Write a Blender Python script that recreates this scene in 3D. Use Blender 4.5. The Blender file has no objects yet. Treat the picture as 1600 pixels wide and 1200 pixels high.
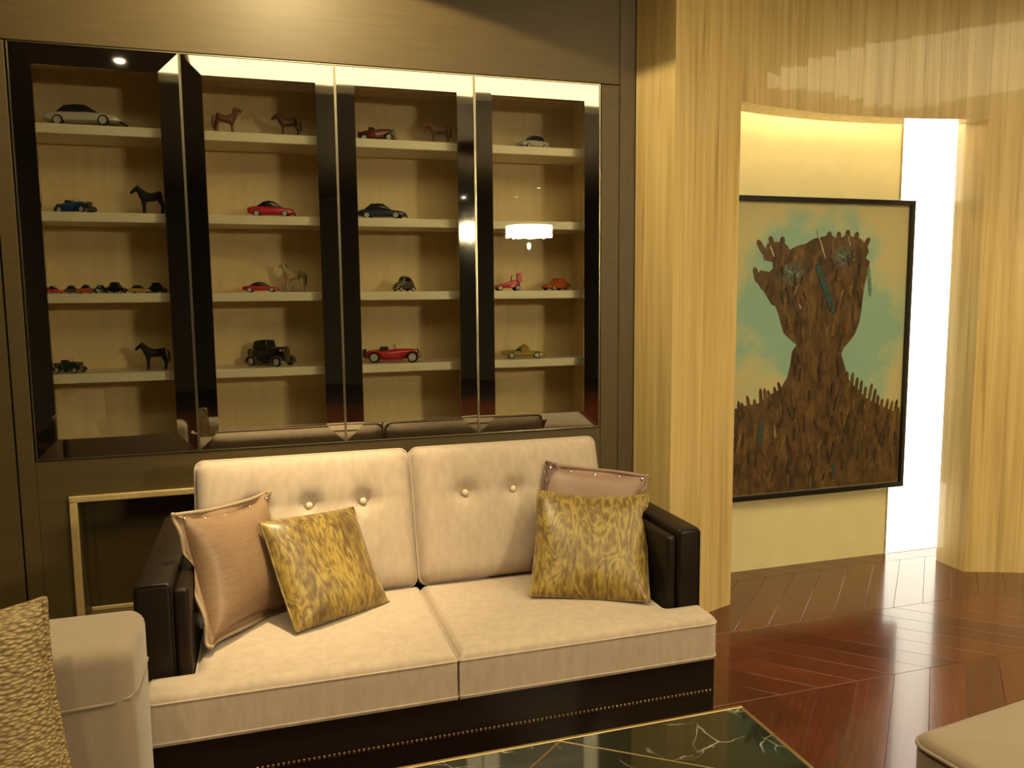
import bpy, bmesh, math, random
from mathutils import Vector, Matrix
random.seed(7)
sc = bpy.context.scene
COL = sc.collection
PI = math.pi

# ------------------------------------------------------------------ camera
cam_d = bpy.data.cameras.new('camera'); cam = bpy.data.objects.new('camera', cam_d); COL.objects.link(cam)
fw = Vector((0.29321427, 0.94975851, -0.10947219)); rt = Vector((0.95517901, -0.2958988, -0.00877206)); up = Vector((0.04072403, 0.10199345, 0.99395115))
cam.matrix_world = Matrix(((rt.x, up.x, -fw.x, 0), (rt.y, up.y, -fw.y, 0), (rt.z, up.z, -fw.z, 1.5), (0, 0, 0, 1)))
cam_d.sensor_fit = 'HORIZONTAL'; cam_d.sensor_width = 36; cam_d.lens = 1250 / 1600 * 36; cam_d.clip_start = .02
sc.camera = cam
# ------------------------------------------------------------------ world, exposure
w = bpy.data.worlds.new('world'); sc.world = w; w.use_nodes = True
w.node_tree.nodes['Background'].inputs[0].default_value = (0, 0, 0, 1)
w.node_tree.nodes['Background'].inputs[1].default_value = 0
sc.view_settings.view_transform = 'Standard'; sc.view_settings.look = 'None'
sc.view_settings.exposure = 0.0; sc.view_settings.gamma = 1; sc.view_settings.use_curve_mapping = False

# ------------------------------------------------------------------ materials
def newmat(name):
    m = bpy.data.materials.new(name); m.use_nodes = True
    return m, m.node_tree, m.node_tree.nodes['Principled BSDF']
def setp(b, **k):
    for n, v in k.items():
        n = n.replace('_', ' ')
        if n in b.inputs:
            b.inputs[n].default_value = v if not isinstance(v, tuple) or len(v) == 4 else (*v, 1)
def N(nt, t, **k):
    n = nt.nodes.new(t)
    for a, v in k.items(): setattr(n, a, v)
    return n
def plain(name, col, rough=.5, metal=0, coat=0, sheen=0, bump=0, bscale=60, var=.08, spec=.5):
    m, nt, b = newmat(name)
    setp(b, Roughness=rough, Metallic=metal, Coat_Weight=coat, Sheen_Weight=sheen, Specular_IOR_Level=spec)
    tc = N(nt, 'ShaderNodeTexCoord'); no = N(nt, 'ShaderNodeTexNoise'); no.inputs['Scale'].default_value = bscale; no.inputs['Detail'].default_value = 4
    nt.links.new(tc.outputs['Object'], no.inputs['Vector'])
    cr = N(nt, 'ShaderNodeValToRGB')
    cr.color_ramp.elements[0].position = .3; cr.color_ramp.elements[1].position = .7
    cr.color_ramp.elements[0].color = (*[c * (1 - var) for c in col], 1); cr.color_ramp.elements[1].color = (*[min(1, c * (1 + var)) for c in col], 1)
    nt.links.new(no.outputs['Fac'], cr.inputs[0]); nt.links.new(cr.outputs[0], b.inputs['Base Color'])
    if bump:
        bp = N(nt, 'ShaderNodeBump'); bp.inputs['Strength'].default_value = bump; bp.inputs['Distance'].default_value = .002
        nt.links.new(no.outputs['Fac'], bp.inputs['Height']); nt.links.new(bp.outputs[0], b.inputs['Normal'])
    return m
def grain(name, cols, scale, stretch, rough=.4, coat=0, detail=6, distort=.3, pos=(.3, .5, .7), bump=0, vein=None, spec=.5, world=True, crough=.03):
    """streaks: noise stretched along an axis (scale vector)"""
    m, nt, b = newmat(name); setp(b, Roughness=rough, Coat_Weight=coat, Coat_Roughness=crough, Specular_IOR_Level=spec)
    if world: g = N(nt, 'ShaderNodeNewGeometry').outputs['Position']
    else: g = N(nt, 'ShaderNodeTexCoord').outputs['Object']
    mp = N(nt, 'ShaderNodeMapping'); mp.inputs['Scale'].default_value = stretch
    nt.links.new(g, mp.inputs['Vector'])
    no = N(nt, 'ShaderNodeTexNoise'); no.inputs['Scale'].default_value = scale; no.inputs['Detail'].default_value = detail; no.inputs['Distortion'].default_value = distort
    nt.links.new(mp.outputs[0], no.inputs['Vector'])
    cr = N(nt, 'ShaderNodeValToRGB'); e = cr.color_ramp.elements
    e[0].position = pos[0]; e[0].color = (*cols[0], 1); e[1].position = pos[2]; e[1].color = (*cols[2], 1)
    x = e.new(pos[1]); x.color = (*cols[1], 1)
    nt.links.new(no.outputs['Fac'], cr.inputs[0])
    out = cr.outputs[0]
    if vein:
        n2 = N(nt, 'ShaderNodeTexNoise'); n2.inputs['Scale'].default_value = vein[0]; n2.inputs['Detail'].default_value = 8
        n2.inputs['Distortion'].default_value = .5
        mp2 = N(nt, 'ShaderNodeMapping'); mp2.inputs['Scale'].default_value = vein[1]; nt.links.new(g, mp2.inputs['Vector']); nt.links.new(mp2.outputs[0], n2.inputs['Vector'])
        c2 = N(nt, 'ShaderNodeValToRGB'); c2.color_ramp.elements[0].position = vein[3]; c2.color_ramp.elements[1].position = vein[4]
        c2.color_ramp.elements[0].color = (*vein[2], 1); c2.color_ramp.elements[1].color = (1, 1, 1, 1)
        nt.links.new(n2.outputs['Fac'], c2.inputs[0])
        mx = N(nt, 'ShaderNodeMixRGB', blend_type='MULTIPLY'); mx.inputs[0].default_value = 1
        nt.links.new(out, mx.inputs[1]); nt.links.new(c2.outputs[0], mx.inputs[2]); out = mx.outputs[0]
    nt.links.new(out, b.inputs['Base Color'])
    if bump:
        bp = N(nt, 'ShaderNodeBump'); bp.inputs['Strength'].default_value = bump; bp.inputs['Distance'].default_value = .001
        nt.links.new(no.outputs['Fac'], bp.inputs['Height']); nt.links.new(bp.outputs[0], b.inputs['Normal'])
    return m
def emit(name, col, s):
    m = bpy.data.materials.new(name); m.use_nodes = True; nt = m.node_tree
    nt.nodes.remove(nt.nodes['Principled BSDF']); e = N(nt, 'ShaderNodeEmission')
    e.inputs[0].default_value = (*col, 1); e.inputs[1].default_value = s
    nt.links.new(e.outputs[0], nt.nodes['Material Output'].inputs[0]); return m
def glassmat(name, tint=(.97, .97, .94), ior=1.5):
    m = bpy.data.materials.new(name); m.use_nodes = True; nt = m.node_tree
    nt.nodes.remove(nt.nodes['Principled BSDF'])
    t = N(nt, 'ShaderNodeBsdfTransparent'); t.inputs[0].default_value = (*tint, 1)
    g = N(nt, 'ShaderNodeBsdfGlossy'); g.inputs['Roughness'].default_value = .01
    f = N(nt, 'ShaderNodeFresnel'); f.inputs[0].default_value = ior
    mx = N(nt, 'ShaderNodeMixShader')
    nt.links.new(f.outputs[0], mx.inputs[0]); nt.links.new(t.outputs[0], mx.inputs[1]); nt.links.new(g.outputs[0], mx.inputs[2])
    nt.links.new(mx.outputs[0], nt.nodes['Material Output'].inputs[0]); return m

M = {}
M['wood_wall'] = grain('brown_veneer', [(.078, .0515, .0165), (.086, .057, .0185), (.094, .063, .021)], 8, (.6, .6, 7), rough=.55, detail=5)
M['wood_dark'] = grain('brown_veneer_upright', [(.078, .0515, .0165), (.086, .057, .0185), (.094, .063, .021)], 8, (9, 9, .6), rough=.5, detail=5)
M['stone'] = grain('vein_cut_stone', [(.54, .38, .145), (.66, .48, .195), (.74, .56, .245)], 3.0, (9, 9, .35), rough=.30, coat=.65, detail=8, distort=.2,
                   pos=(.32, .5, .68), vein=(2.2, (16, 16, .45), (.66, .60, .48), .26, .40), crough=.035)
M['cream_wall'] = plain('cream_paint', (.80, .70, .38), .6, var=.03, bscale=8)
M['ceiling'] = plain('ceiling_paint', (.10, .085, .06), .9, var=.03)
M['dark_paint'] = plain('dark_room_paint', (.035, .026, .016), .8, var=.1)
M['floor_sub'] = plain('floor_base', (.02, .008, .004), .7)
M['shelf'] = plain('cream_lacquer', (.88, .79, .56), .35, var=.02, bscale=10)
M['cabinet_back'] = grain('beige_veneer', [(.68, .53, .29), (.72, .565, .315), (.76, .60, .34)], 5, (5, 5, .6), rough=.55, detail=4)
M['mirror'] = plain('bronze_mirror', (.47, .45, .40), .03, metal=1, var=.01, bscale=3)
M['champagne'] = plain('champagne_metal', (.50, .44, .31), .3, metal=1, var=.03)
M['gold'] = plain('brushed_gold', (.42, .31, .15), .38, metal=1, var=.05)
M['gold_paint'] = plain('gold_leaf_moulding', (.70, .52, .24), .35, metal=.35, var=.08)
M['glass'] = glassmat('clear_glass')
M['leather'] = plain('dark_brown_leather', (.014, .008, .005), .40, bump=.25, bscale=220, var=.2, spec=.25)
M['velvet'] = grain('beige_velvet', [(.42, .33, .26), (.455, .36, .285), (.49, .39, .31)], 40, (1, 1, .3), rough=.75, detail=5, distort=0, spec=.2)
setp(M['velvet'].node_tree.nodes['Principled BSDF'], Sheen_Weight=.35, Sheen_Roughness=.4)
M['chair_fabric'] = plain('greige_upholstery', (.250, .190, .138), .85, sheen=.3, bump=.2, bscale=300, var=.06, spec=.2)
M['taupe'] = grain('taupe_silk', [(.20, .12, .072), (.235, .142, .086), (.27, .165, .10)], 30, (1, 1, 9), rough=.42, detail=4, distort=.1, world=False, bump=.2)
M['mauve'] = plain('mauve_silk', (.26, .155, .115), .45, sheen=.2, var=.05)
M['cord'] = plain('tan_cord', (.33, .245, .165), .6, bump=.4, bscale=400)
M['crystal'] = plain('crystal_stud', (.75, .72, .68), .12, metal=1, var=.1)
M['button'] = plain('velvet_button', (.66, .53, .38), .6)
M['nail'] = plain('antique_brass', (.42, .31, .16), .3, metal=1, var=.2, bscale=300)
M['black_frame'] = plain('black_lacquer', (.012, .011, .009), .3)
M['chrome'] = plain('chrome', (.75, .74, .70), .12, metal=1, var=.03)
M['hub'] = plain('silver_hub_paint', (.52, .49, .42), .4, var=.05)
M['rubber'] = plain('black_rubber', (.012, .012, .012), .6)
M['toy_glass'] = plain('smoked_plastic', (.02, .022, .025), .1)
M['tray'] = emit('lit_ceiling_panel', (1, .81, .43), 3.7)
M['panel_light'] = emit('white_light_panel', (1, .93, .74), 4.0)
M['led'] = emit('warm_led', (1, .84, .50), 36.0)
M['lamp'] = emit('lamp_glow', (1, .85, .58), 18.0)
M['crystal_glow'] = emit('lit_crystal', (1, .83, .48), 240.0)

def paisley(name, seed):
    m, nt, b = newmat(name); setp(b, Roughness=.38, Specular_IOR_Level=.5, Sheen_Weight=.15)
    tc = N(nt, 'ShaderNodeTexCoord'); mp = N(nt, 'ShaderNodeMapping'); mp.inputs['Location'].default_value = (seed, 0, seed * 2)
    mp.inputs['Scale'].default_value = (1.25, .2, .45); nt.links.new(tc.outputs['Object'], mp.inputs[0])
    n1 = N(nt, 'ShaderNodeTexNoise'); n1.inputs['Scale'].default_value = 8; n1.inputs['Detail'].default_value = 1.5; n1.inputs['Distortion'].default_value = 1.2
    nt.links.new(mp.outputs[0], n1.inputs['Vector'])
    mu = N(nt, 'ShaderNodeMath', operation='MULTIPLY'); mu.inputs[1].default_value = 75; nt.links.new(n1.outputs['Fac'], mu.inputs[0])
    sn = N(nt, 'ShaderNodeMath', operation='SINE'); nt.links.new(mu.outputs[0], sn.inputs[0])
    n2 = N(nt, 'ShaderNodeTexNoise'); n2.inputs['Scale'].default_value = 70; n2.inputs['Detail'].default_value = 5; nt.links.new(mp.outputs[0], n2.inputs['Vector'])
    n3 = N(nt, 'ShaderNodeTexNoise'); n3.inputs['Scale'].default_value = 4; n3.inputs['Detail'].default_value = 2; nt.links.new(mp.outputs[0], n3.inputs['Vector'])
    ad = N(nt, 'ShaderNodeMath', operation='MULTIPLY_ADD'); ad.inputs[1].default_value = .10; nt.links.new(sn.outputs[0], ad.inputs[0]); nt.links.new(n2.outputs['Fac'], ad.inputs[2])
    a2 = N(nt, 'ShaderNodeMath', operation='MULTIPLY_ADD'); a2.inputs[1].default_value = .7; nt.links.new(n3.outputs['Fac'], a2.inputs[0]); nt.links.new(ad.outputs[0], a2.inputs[2])
    cr = N(nt, 'ShaderNodeValToRGB'); e = cr.color_ramp.elements
    e[0].position = .58; e[0].color = (.105, .056, .014, 1); e[1].position = 1.02; e[1].color = (.33, .225, .050, 1)
    x = e.new(.82); x.color = (.185, .115, .026, 1)
    nt.links.new(a2.outputs[0], cr.inputs[0]); nt.links.new(cr.outputs[0], b.inputs['Base Color'])
    bp = N(nt, 'ShaderNodeBump'); bp.inputs['Strength'].default_value = .25; bp.inputs['Distance'].default_value = .002
    nt.links.new(ad.outputs[0], bp.inputs['Height']); nt.links.new(bp.outputs[0], b.inputs['Normal'])
    return m
M['paisley_a'] = paisley('gold_paisley_brocade', 1.3); M['paisley_b'] = paisley('gold_paisley_brocade_dense', 4.7)
def knitmat():
    m, nt, b = newmat('gold_knit'); setp(b, Roughness=.6)
    tc = N(nt, 'ShaderNodeTexCoord'); v = N(nt, 'ShaderNodeTexVoronoi'); v.inputs['Scale'].default_value = 110
    mp = N(nt, 'ShaderNodeMapping'); mp.inputs['Scale'].default_value = (.6, 1, 1.3); nt.links.new(tc.outputs['Object'], mp.inputs[0]); nt.links.new(mp.outputs[0], v.inputs['Vector'])
    cr = N(nt, 'ShaderNodeValToRGB'); e = cr.color_ramp.elements
    e[0].position = .05; e[0].color = (.38, .27, .12, 1); e[1].position = .75; e[1].color = (.15, .10, .040, 1)
    nt.links.new(v.outputs['Distance'], cr.inputs[0]); nt.links.new(cr.outputs[0], b.inputs['Base Color'])
    bp = N(nt, 'ShaderNodeBump'); bp.invert = True; bp.inputs['Strength'].default_value = .9; bp.inputs['Distance'].default_value = .006
    nt.links.new(v.outputs['Distance'], bp.inputs['Height']); nt.links.new(bp.outputs[0], b.inputs['Normal'])
    return m
M['knit'] = knitmat()
def plankmat(k, sg):
    c = [(.105, .026, .0095), (.122, .031, .011), (.088, .021, .008), (.112, .029, .011)][k]
    m = grain('red_brown_plank', [tuple(v * .80 for v in c), c, tuple(v * 1.18 for v in c)], 2.2, (1.5, 26, 1), rough=.17, coat=.3, detail=5, world=False, crough=.07, distort=.1)
    nt = m.node_tree; mp = [n for n in nt.nodes if n.type == 'MAPPING'][0]; src = mp.inputs[0].links[0].from_socket
    vr = N(nt, 'ShaderNodeVectorRotate', rotation_type='Z_AXIS'); vr.inputs['Angle'].default_value = -sg * PI / 4
    nt.links.new(src, vr.inputs['Vector']); nt.links.new(vr.outputs[0], mp.inputs[0]); mp.inputs['Location'].default_value = (k * 3.1, k * 1.7, 0)
    return m
PLANK = {sg: [plankmat(k, sg) for k in range(4)] for sg in (1, -1)}
def marblemat():
    m, nt, b = newmat('black_green_marble'); setp(b, Roughness=.06, Coat_Weight=.3)
    g = N(nt, 'ShaderNodeNewGeometry')
    n0 = N(nt, 'ShaderNodeTexNoise'); n0.inputs['Scale'].default_value = 3; n0.inputs['Detail'].default_value = 4; nt.links.new(g.outputs['Position'], n0.inputs['Vector'])
    mx0 = N(nt, 'ShaderNodeMixRGB'); mx0.inputs[0].default_value = .22; nt.links.new(g.outputs['Position'], mx0.inputs[1]); nt.links.new(n0.outputs['Color'], mx0.inputs[2])
    v = N(nt, 'ShaderNodeTexVoronoi', feature='DISTANCE_TO_EDGE'); v.inputs['Scale'].default_value = 11; nt.links.new(mx0.outputs[0], v.inputs['Vector'])
    n1 = N(nt, 'ShaderNodeTexNoise'); n1.inputs['Scale'].default_value = 6; n1.inputs['Detail'].default_value = 6; nt.links.new(g.outputs['Position'], n1.inputs['Vector'])
    cr = N(nt, 'ShaderNodeValToRGB'); e = cr.color_ramp.elements
    e[0].position = 0; e[0].color = (1, 1, 1, 1); e[1].position = .022; e[1].color = (0, 0, 0, 1); nt.links.new(v.outputs['Distance'], cr.inputs[0])
    c1 = N(nt, 'ShaderNodeValToRGB'); e = c1.color_ramp.elements; e[0].position = .55; e[0].color = (0, 0, 0, 1); e[1].position = .75; e[1].color = (1, 1, 1, 1)
    nt.links.new(n1.outputs['Fac'], c1.inputs[0])
    ml = N(nt, 'ShaderNodeMixRGB', blend_type='MULTIPLY'); ml.inputs[0].default_value = 1; nt.links.new(cr.outputs[0], ml.inputs[1]); nt.links.new(c1.outputs[0], ml.inputs[2])
    fi = N(nt, 'ShaderNodeMixRGB'); fi.inputs[1].default_value = (.009, .011, .007, 1); fi.inputs[2].default_value = (.55, .52, .42, 1); nt.links.new(ml.outputs[0], fi.inputs[0])
    nt.links.new(fi.outputs[0], b.inputs['Base Color']); return m
M['marble'] = marblemat()
def canvasmat():
    m, nt, b = newmat('painted_canvas'); setp(b, Roughness=.7)
    g = N(nt, 'ShaderNodeNewGeometry')
    n = N(nt, 'ShaderNodeTexNoise'); n.inputs['Scale'].default_value = 4; n.inputs['Detail'].default_value = 5; nt.links.new(g.outputs['Position'], n.inputs['Vector'])
    mp = N(nt, 'ShaderNodeMapping'); mp.inputs['Location'].default_value = (-2.86 / .56, -3.6, -1.38 / .52); mp.inputs['Scale'].default_value = (1 / .56, 1, 1 / .52)
    nt.links.new(g.outputs['Position'], mp.inputs[0])
    ln = N(nt, 'ShaderNodeVectorMath', operation='LENGTH'); nt.links.new(mp.outputs[0], ln.inputs[0])
    ma = N(nt, 'ShaderNodeMath', operation='MULTIPLY_ADD'); ma.inputs[1].default_value = -1.5; nt.links.new(n.outputs['Fac'], ma.inputs[0])
    nt.links.new(ln.outputs['Value'], ma.inputs[2])
    cr = N(nt, 'ShaderNodeValToRGB'); e = cr.color_ramp.elements
    e[0].position = .0; e[0].color = (.26, .42, .31, 1); e[1].position = .34; e[1].color = (.52, .46, .23, 1); x = e.new(.15); x.color = (.40, .46, .28, 1)
    nt.links.new(ma.outputs[0], cr.inputs[0]); nt.links.new(cr.outputs[0], b.inputs['Base Color']); return m
M['canvas'] = canvasmat()
def figuremat():
    m, nt, b = newmat('thick_brown_paint'); setp(b, Roughness=.5)
    g = N(nt, 'ShaderNodeNewGeometry'); mp = N(nt, 'ShaderNodeMapping'); mp.inputs['Scale'].default_value = (1, 1, .45); nt.links.new(g.outputs['Position'], mp.inputs[0])
    n = N(nt, 'ShaderNodeTexNoise'); n.inputs['Scale'].default_value = 22; n.inputs['Detail'].default_value = 7; n.inputs['Distortion'].default_value = .8; nt.links.new(mp.outputs[0], n.inputs['Vector'])
    cr = N(nt, 'ShaderNodeValToRGB'); e = cr.color_ramp.elements
    e[0].position = .30; e[0].color = (.035, .018, .006, 1); e[1].position = .80; e[1].color = (.33, .19, .045, 1)
    for p_, c_ in ((.45, (.075, .038, .011)), (.58, (.115, .062, .017)), (.70, (.17, .095, .026))): x = e.new(p_); x.color = (*c_, 1)
    nt.links.new(n.outputs['Fac'], cr.inputs[0]); nt.links.new(cr.outputs[0], b.inputs['Base Color'])
    bp = N(nt, 'ShaderNodeBump'); bp.inputs['Strength'].default_value = .6; bp.inputs['Distance'].default_value = .004
    nt.links.new(n.outputs['Fac'], bp.inputs['Height']); nt.links.new(bp.outputs[0], b.inputs['Normal']); return m
M['figure'] = figuremat()

# ------------------------------------------------------------------ mesh helpers
def obj(name, bm, mat, parent=None, smooth=False, loc=None):
    me = bpy.data.meshes.new(name)
    if isinstance(bm, bmesh.types.BMesh):
        bm.normal_update(); bm.to_mesh(me); bm.free()
    else: me = bm
    o = bpy.data.objects.new(name, me); COL.objects.link(o)
    if mat is not None: me.materials.append(M[mat] if isinstance(mat, str) else mat)
    if smooth:
        for p in me.polygons: p.use_smooth = True
    if parent: o.parent = parent
    if loc: o.location = loc
    return o
def tag(o, label, cat=None, group=None, kind=None):
    o['label'] = label
    if cat: o['category'] = cat
    if group: o['group'] = group
    if kind: o['kind'] = kind
    return o
def thing(name, label, cat, loc=(0, 0, 0), rz=0, group=None, kind=None):
    o = bpy.data.objects.new(name, None); COL.objects.link(o); o.empty_display_size = .05
    o.location = loc; o.rotation_euler = (0, 0, rz); return tag(o, label, cat, group, kind)
def box(bm, x0, x1, y0, y1, z0, z1, bev=0, seg=2):
    r = bmesh.ops.create_cube(bm, size=1)
    bmesh.ops.scale(bm, vec=(x1 - x0, y1 - y0, z1 - z0), verts=r['verts'])
    bmesh.ops.translate(bm, vec=((x0 + x1) / 2, (y0 + y1) / 2, (z0 + z1) / 2), verts=r['verts'])
    if bev:
        es = {e for v in r['verts'] for e in v.link_edges}
        bmesh.ops.bevel(bm, geom=list(es), offset=bev, segments=seg, affect='EDGES', profile=.5)
    return bm
def B(x0, x1, y0, y1, z0, z1, bev=0, seg=2): return box(bmesh.new(), x0, x1, y0, y1, z0, z1, bev, seg)
def prism(bm, pts, z0, z1):
    lo = [bm.verts.new((x, y, z0)) for x, y in pts]; hi = [bm.verts.new((x, y, z1)) for x, y in pts]
    n = len(pts); bm.faces.new(hi); bm.faces.new(lo[::-1])
    for i in range(n): bm.faces.new((lo[i], lo[(i + 1) % n], hi[(i + 1) % n], hi[i]))
    bmesh.ops.recalc_face_normals(bm, faces=bm.faces[:]); return bm
def tube(bm, pts, r, seg=8, closed=False):
    pts = [Vector(p) for p in pts]; n = len(pts); rings = []; prev = None
    for i, p in enumerate(pts):
        a = pts[(i - 1) % n] if (i or closed) else p; b = pts[(i + 1) % n] if (i < n - 1 or closed) else p
        t = (b - a).normalized()
        if prev is None: u = t.orthogonal().normalized()
        else:
            u = prev - t * prev.dot(t)
            u = u.normalized() if u.length > 1e-6 else t.orthogonal().normalized()
        prev = u; v = t.cross(u); rr = r[i] if isinstance(r, (list, tuple)) else r
        rings.append([bm.verts.new(p + rr * (math.cos(2 * PI * k / seg) * u + math.sin(2 * PI * k / seg) * v)) for k in range(seg)])
    for i in range(n if closed else n - 1):
        A = rings[i]; Bq = rings[(i + 1) % n]
        for k in range(seg): bm.faces.new((A[k], A[(k + 1) % seg], Bq[(k + 1) % seg], Bq[k]))
    if not closed: bm.faces.new(rings[0][::-1]); bm.faces.new(rings[-1])
    return bm
def lathe(bm, prof, seg=20, axis='Z', c=(0, 0, 0)):
    rings = []
    for r, h in prof:
        ring = []
        for k in range(seg):
            a = 2 * PI * k / seg; x, y = r * math.cos(a), r * math.sin(a)
            p = {'Z': (x, y, h), 'Y': (x, h, y), 'X': (h, x, y)}[axis]
            ring.append(bm.verts.new((p[0] + c[0], p[1] + c[1], p[2] + c[2])))
        rings.append(ring)
    for A, Bq in zip(rings, rings[1:]):
        for k in range(seg): bm.faces.new((A[k], A[(k + 1) % seg], Bq[(k + 1) % seg], Bq[k]))
    bm.faces.new(rings[0][::-1]); bm.faces.new(rings[-1])
    bmesh.ops.recalc_face_normals(bm, faces=bm.faces[:]); return bm
def ball(bm, c, r, s=(1, 1, 1), u=10, v=6):
    q = bmesh.ops.create_uvsphere(bm, u_segments=u, v_segments=v, radius=r)
    bmesh.ops.scale(bm, vec=s, verts=q['verts']); bmesh.ops.translate(bm, vec=c, verts=q['verts']); return bm
def loft(bm, secs, cap=True):
    rings = [[bm.verts.new(p) for p in s] for s in secs]; n = len(rings[0])
    for A, Bq in zip(rings, rings[1:]):
        for k in range(n): bm.faces.new((A[k], A[(k + 1) % n], Bq[(k + 1) % n], Bq[k]))
    if cap: bm.faces.new(rings[0][::-1]); bm.faces.new(rings[-1])
    bmesh.ops.recalc_face_normals(bm, faces=bm.faces[:]); return bm
def shade_auto(o, ang=40):
    me = o.data
    for p in me.polygons: p.use_smooth = True
    bm = bmesh.new(); bm.from_mesh(me)
    for e in bm.edges:
        if len(e.link_faces) == 2 and e.calc_face_angle(0) > math.radians(ang): e.smooth = False
    bm.to_mesh(me); bm.free(); return o

# ------------------------------------------------------------------ the room
CEIL = 3.2; SOF = 2.95; WY = 3.3
CX, CY, RAD = 2.83, 1.045, 2.34
def arc(a, r=RAD): return (CX + r * math.sin(math.radians(a)), CY + r * math.cos(math.radians(a)))
# floor: base and chevron planks
fl = tag(obj('floor', B(-3.2, 6.7, -7.6, 3.8, -.06, -.016), 'floor_sub'), 'glossy red-brown chevron parquet floor', 'floor', kind='structure')
PW, PH, PEND = .175, .55, 3.659
def plank_pts(sgn, hgt, g=.0007): return [(g, 0), (PW - g, 0), (PW - g + sgn * hgt, hgt - .001), (g + sgn * hgt, hgt - .001)]
def plank_mesh(sgn, hgt, mat):
    bm = prism(bmesh.new(), plank_pts(sgn, hgt), -.016, 0)
    bmesh.ops.bevel(bm, geom=[e for e in bm.edges if all(v.co.z > -.001 for v in e.verts)], offset=.0009, segments=1, affect='EDGES')
    me = bpy.data.meshes.new('plank'); bm.normal_update(); bm.to_mesh(me); bm.free(); me.materials.append(mat); return me
pm = {}
rest = bmesh.new()
for j in range(-13, 4):
    y0 = 2.44 + (j - 1) * PH; hgt = min(PH, PEND - y0)
    sg = 1 if (j % 2) == 0 else -1    # the row that ends at y = 2.44 leans to the right going away
    for i in range(-20, 44):
        x0 = .55 + i * PW + (0 if sg > 0 else PH)
        xm = x0 + sg * hgt / 2
        if xm < -2.9 or xm > 6.4 or y0 < -5.2: continue
        if xm > 1.05 and y0 > .7 and xm < 4.35 and xm < y0 * 1.45 + 1.2:
            k = (sg, j == 3, random.randrange(4))
            if k not in pm: pm[k] = plank_mesh(sg, hgt, PLANK[sg][k[2]])
            o = bpy.data.objects.new('plank', pm[k]); COL.objects.link(o); o.parent = fl; o.location = (x0, y0, 0)
        else: prism(rest, [(x0 + a, y0 + b_) for a, b_ in plank_pts(sg, hgt)], -.016, 0)
ro = obj('plank_field', rest, PLANK[1][0], fl); ro['kind'] = 'stuff'; ro['label'] = 'further red-brown chevron planks of the floor'

# ceiling with a lit tray
TX0, TX1, TY0, TY1 = -.40, 5.3, -.45, 1.95
bm = bmesh.new()
box(bm, -3.2, TX0, -7.6, 3.8, CEIL, CEIL + .14); box(bm, TX1, 6.7, -7.6, 3.8, CEIL, CEIL + .14)
box(bm, TX0, TX1, -7.6, TY0, CEIL, CEIL + .14); box(bm, TX0, TX1, TY1, 3.8, CEIL, CEIL + .14)
tag(obj('ceiling', bm, 'ceiling'), 'dark ceiling with a wide lit tray over the seating', 'ceiling', kind='structure')
lp = thing('ceiling_light_panel_offscreen', 'broad warm-white lit ceiling tray above the sofa and table', 'ceiling light', ((TX0 + TX1) / 2, (TY0 + TY1) / 2, CEIL + .07))
nx = 4
for i in range(nx):
    wdt = (TX1 - TX0) / nx; x = TX0 + wdt * i - (TX0 + TX1) / 2
    obj('diffuser', B(x + .004, x + wdt - .004, -(TY1 - TY0) / 2 + .004, (TY1 - TY0) / 2 - .004, 0, .02), 'tray', lp)
obj('backing', B(-(TX1 - TX0) / 2, (TX1 - TX0) / 2, -(TY1 - TY0) / 2, (TY1 - TY0) / 2, .03, .05), 'ceiling', lp)
tag(obj('trim_1', B(-3.1, 1.28, 2.40, WY - .001, SOF, CEIL - .001), 'ceiling'), 'dropped dark ceiling bulkhead along the brown wall', 'bulkhead', kind='structure')
# outer walls
tag(obj('wall_left', B(-3.2, -3.1, -7.6, 3.8, -.01, CEIL), 'dark_paint'), 'dark wall of the room beside the armchair', 'wall', kind='structure')
tag(obj('wall_right', B(6.6, 6.7, -7.6, 3.8, -.01, CEIL), 'dark_paint'), 'dark wall beyond the curved stone wall', 'wall', kind='structure')
tag(obj('wall_front', B(-3.1, 6.6, -7.6, -7.5, -.01, CEIL), 'dark_paint'), 'dark wall at the far end of the room, facing the cabinets', 'wall', kind='structure')
# back wall: veneer panels around cabinet and niche
DX0, DW, DZ0, DZ1 = -.824, .5636, .908, 2.405
DX1 = DX0 + 4 * DW
wb = thing('wall_back', 'dark brown veneered wall panelling around the glazed cabinets', 'wall', (0, WY, 0), kind='structure')
def wpanel(x0, x1, z0, z1, mat='wood_wall', y0=0, y1=.04): return obj('wall_panel', B(x0, x1, y0, y1, z0, z1, .0015, 1), mat, wb)
PX0, PX1 = -.885, 1.52
NX0, NX1, NZ0, NZ1 = -.70, 1.23, .27, .745
wpanel(PX0, PX1, DZ1 + .004, CEIL)
wpanel(PX0, DX0 - .006, 0, DZ1); wpanel(DX1 + .006, PX1, 0, DZ1)
wpanel(DX0 - .005, DX1 + .005, NZ1, DZ0 - .004)
wpanel(DX0 - .005, NX0, 0, NZ1 - .001); wpanel(NX1, DX1 + .005, 0, NZ1 - .001); wpanel(NX0 + .001, NX1 - .001, 0, NZ0)
wpanel(PX1 + .004, 1.63, 0, CEIL, 'wood_dark', .006)
for k in range(4): wpanel(PX0 - .004 - .55 * (k + 1), PX0 - .004 - .55 * k - .003, 0, CEIL, 'wood_dark' if k else 'wood_wall', .006)
obj('backing', B(-3.1, PX0 + .03, .046, .06, 0, CEIL), 'dark_paint', wb)
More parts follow.
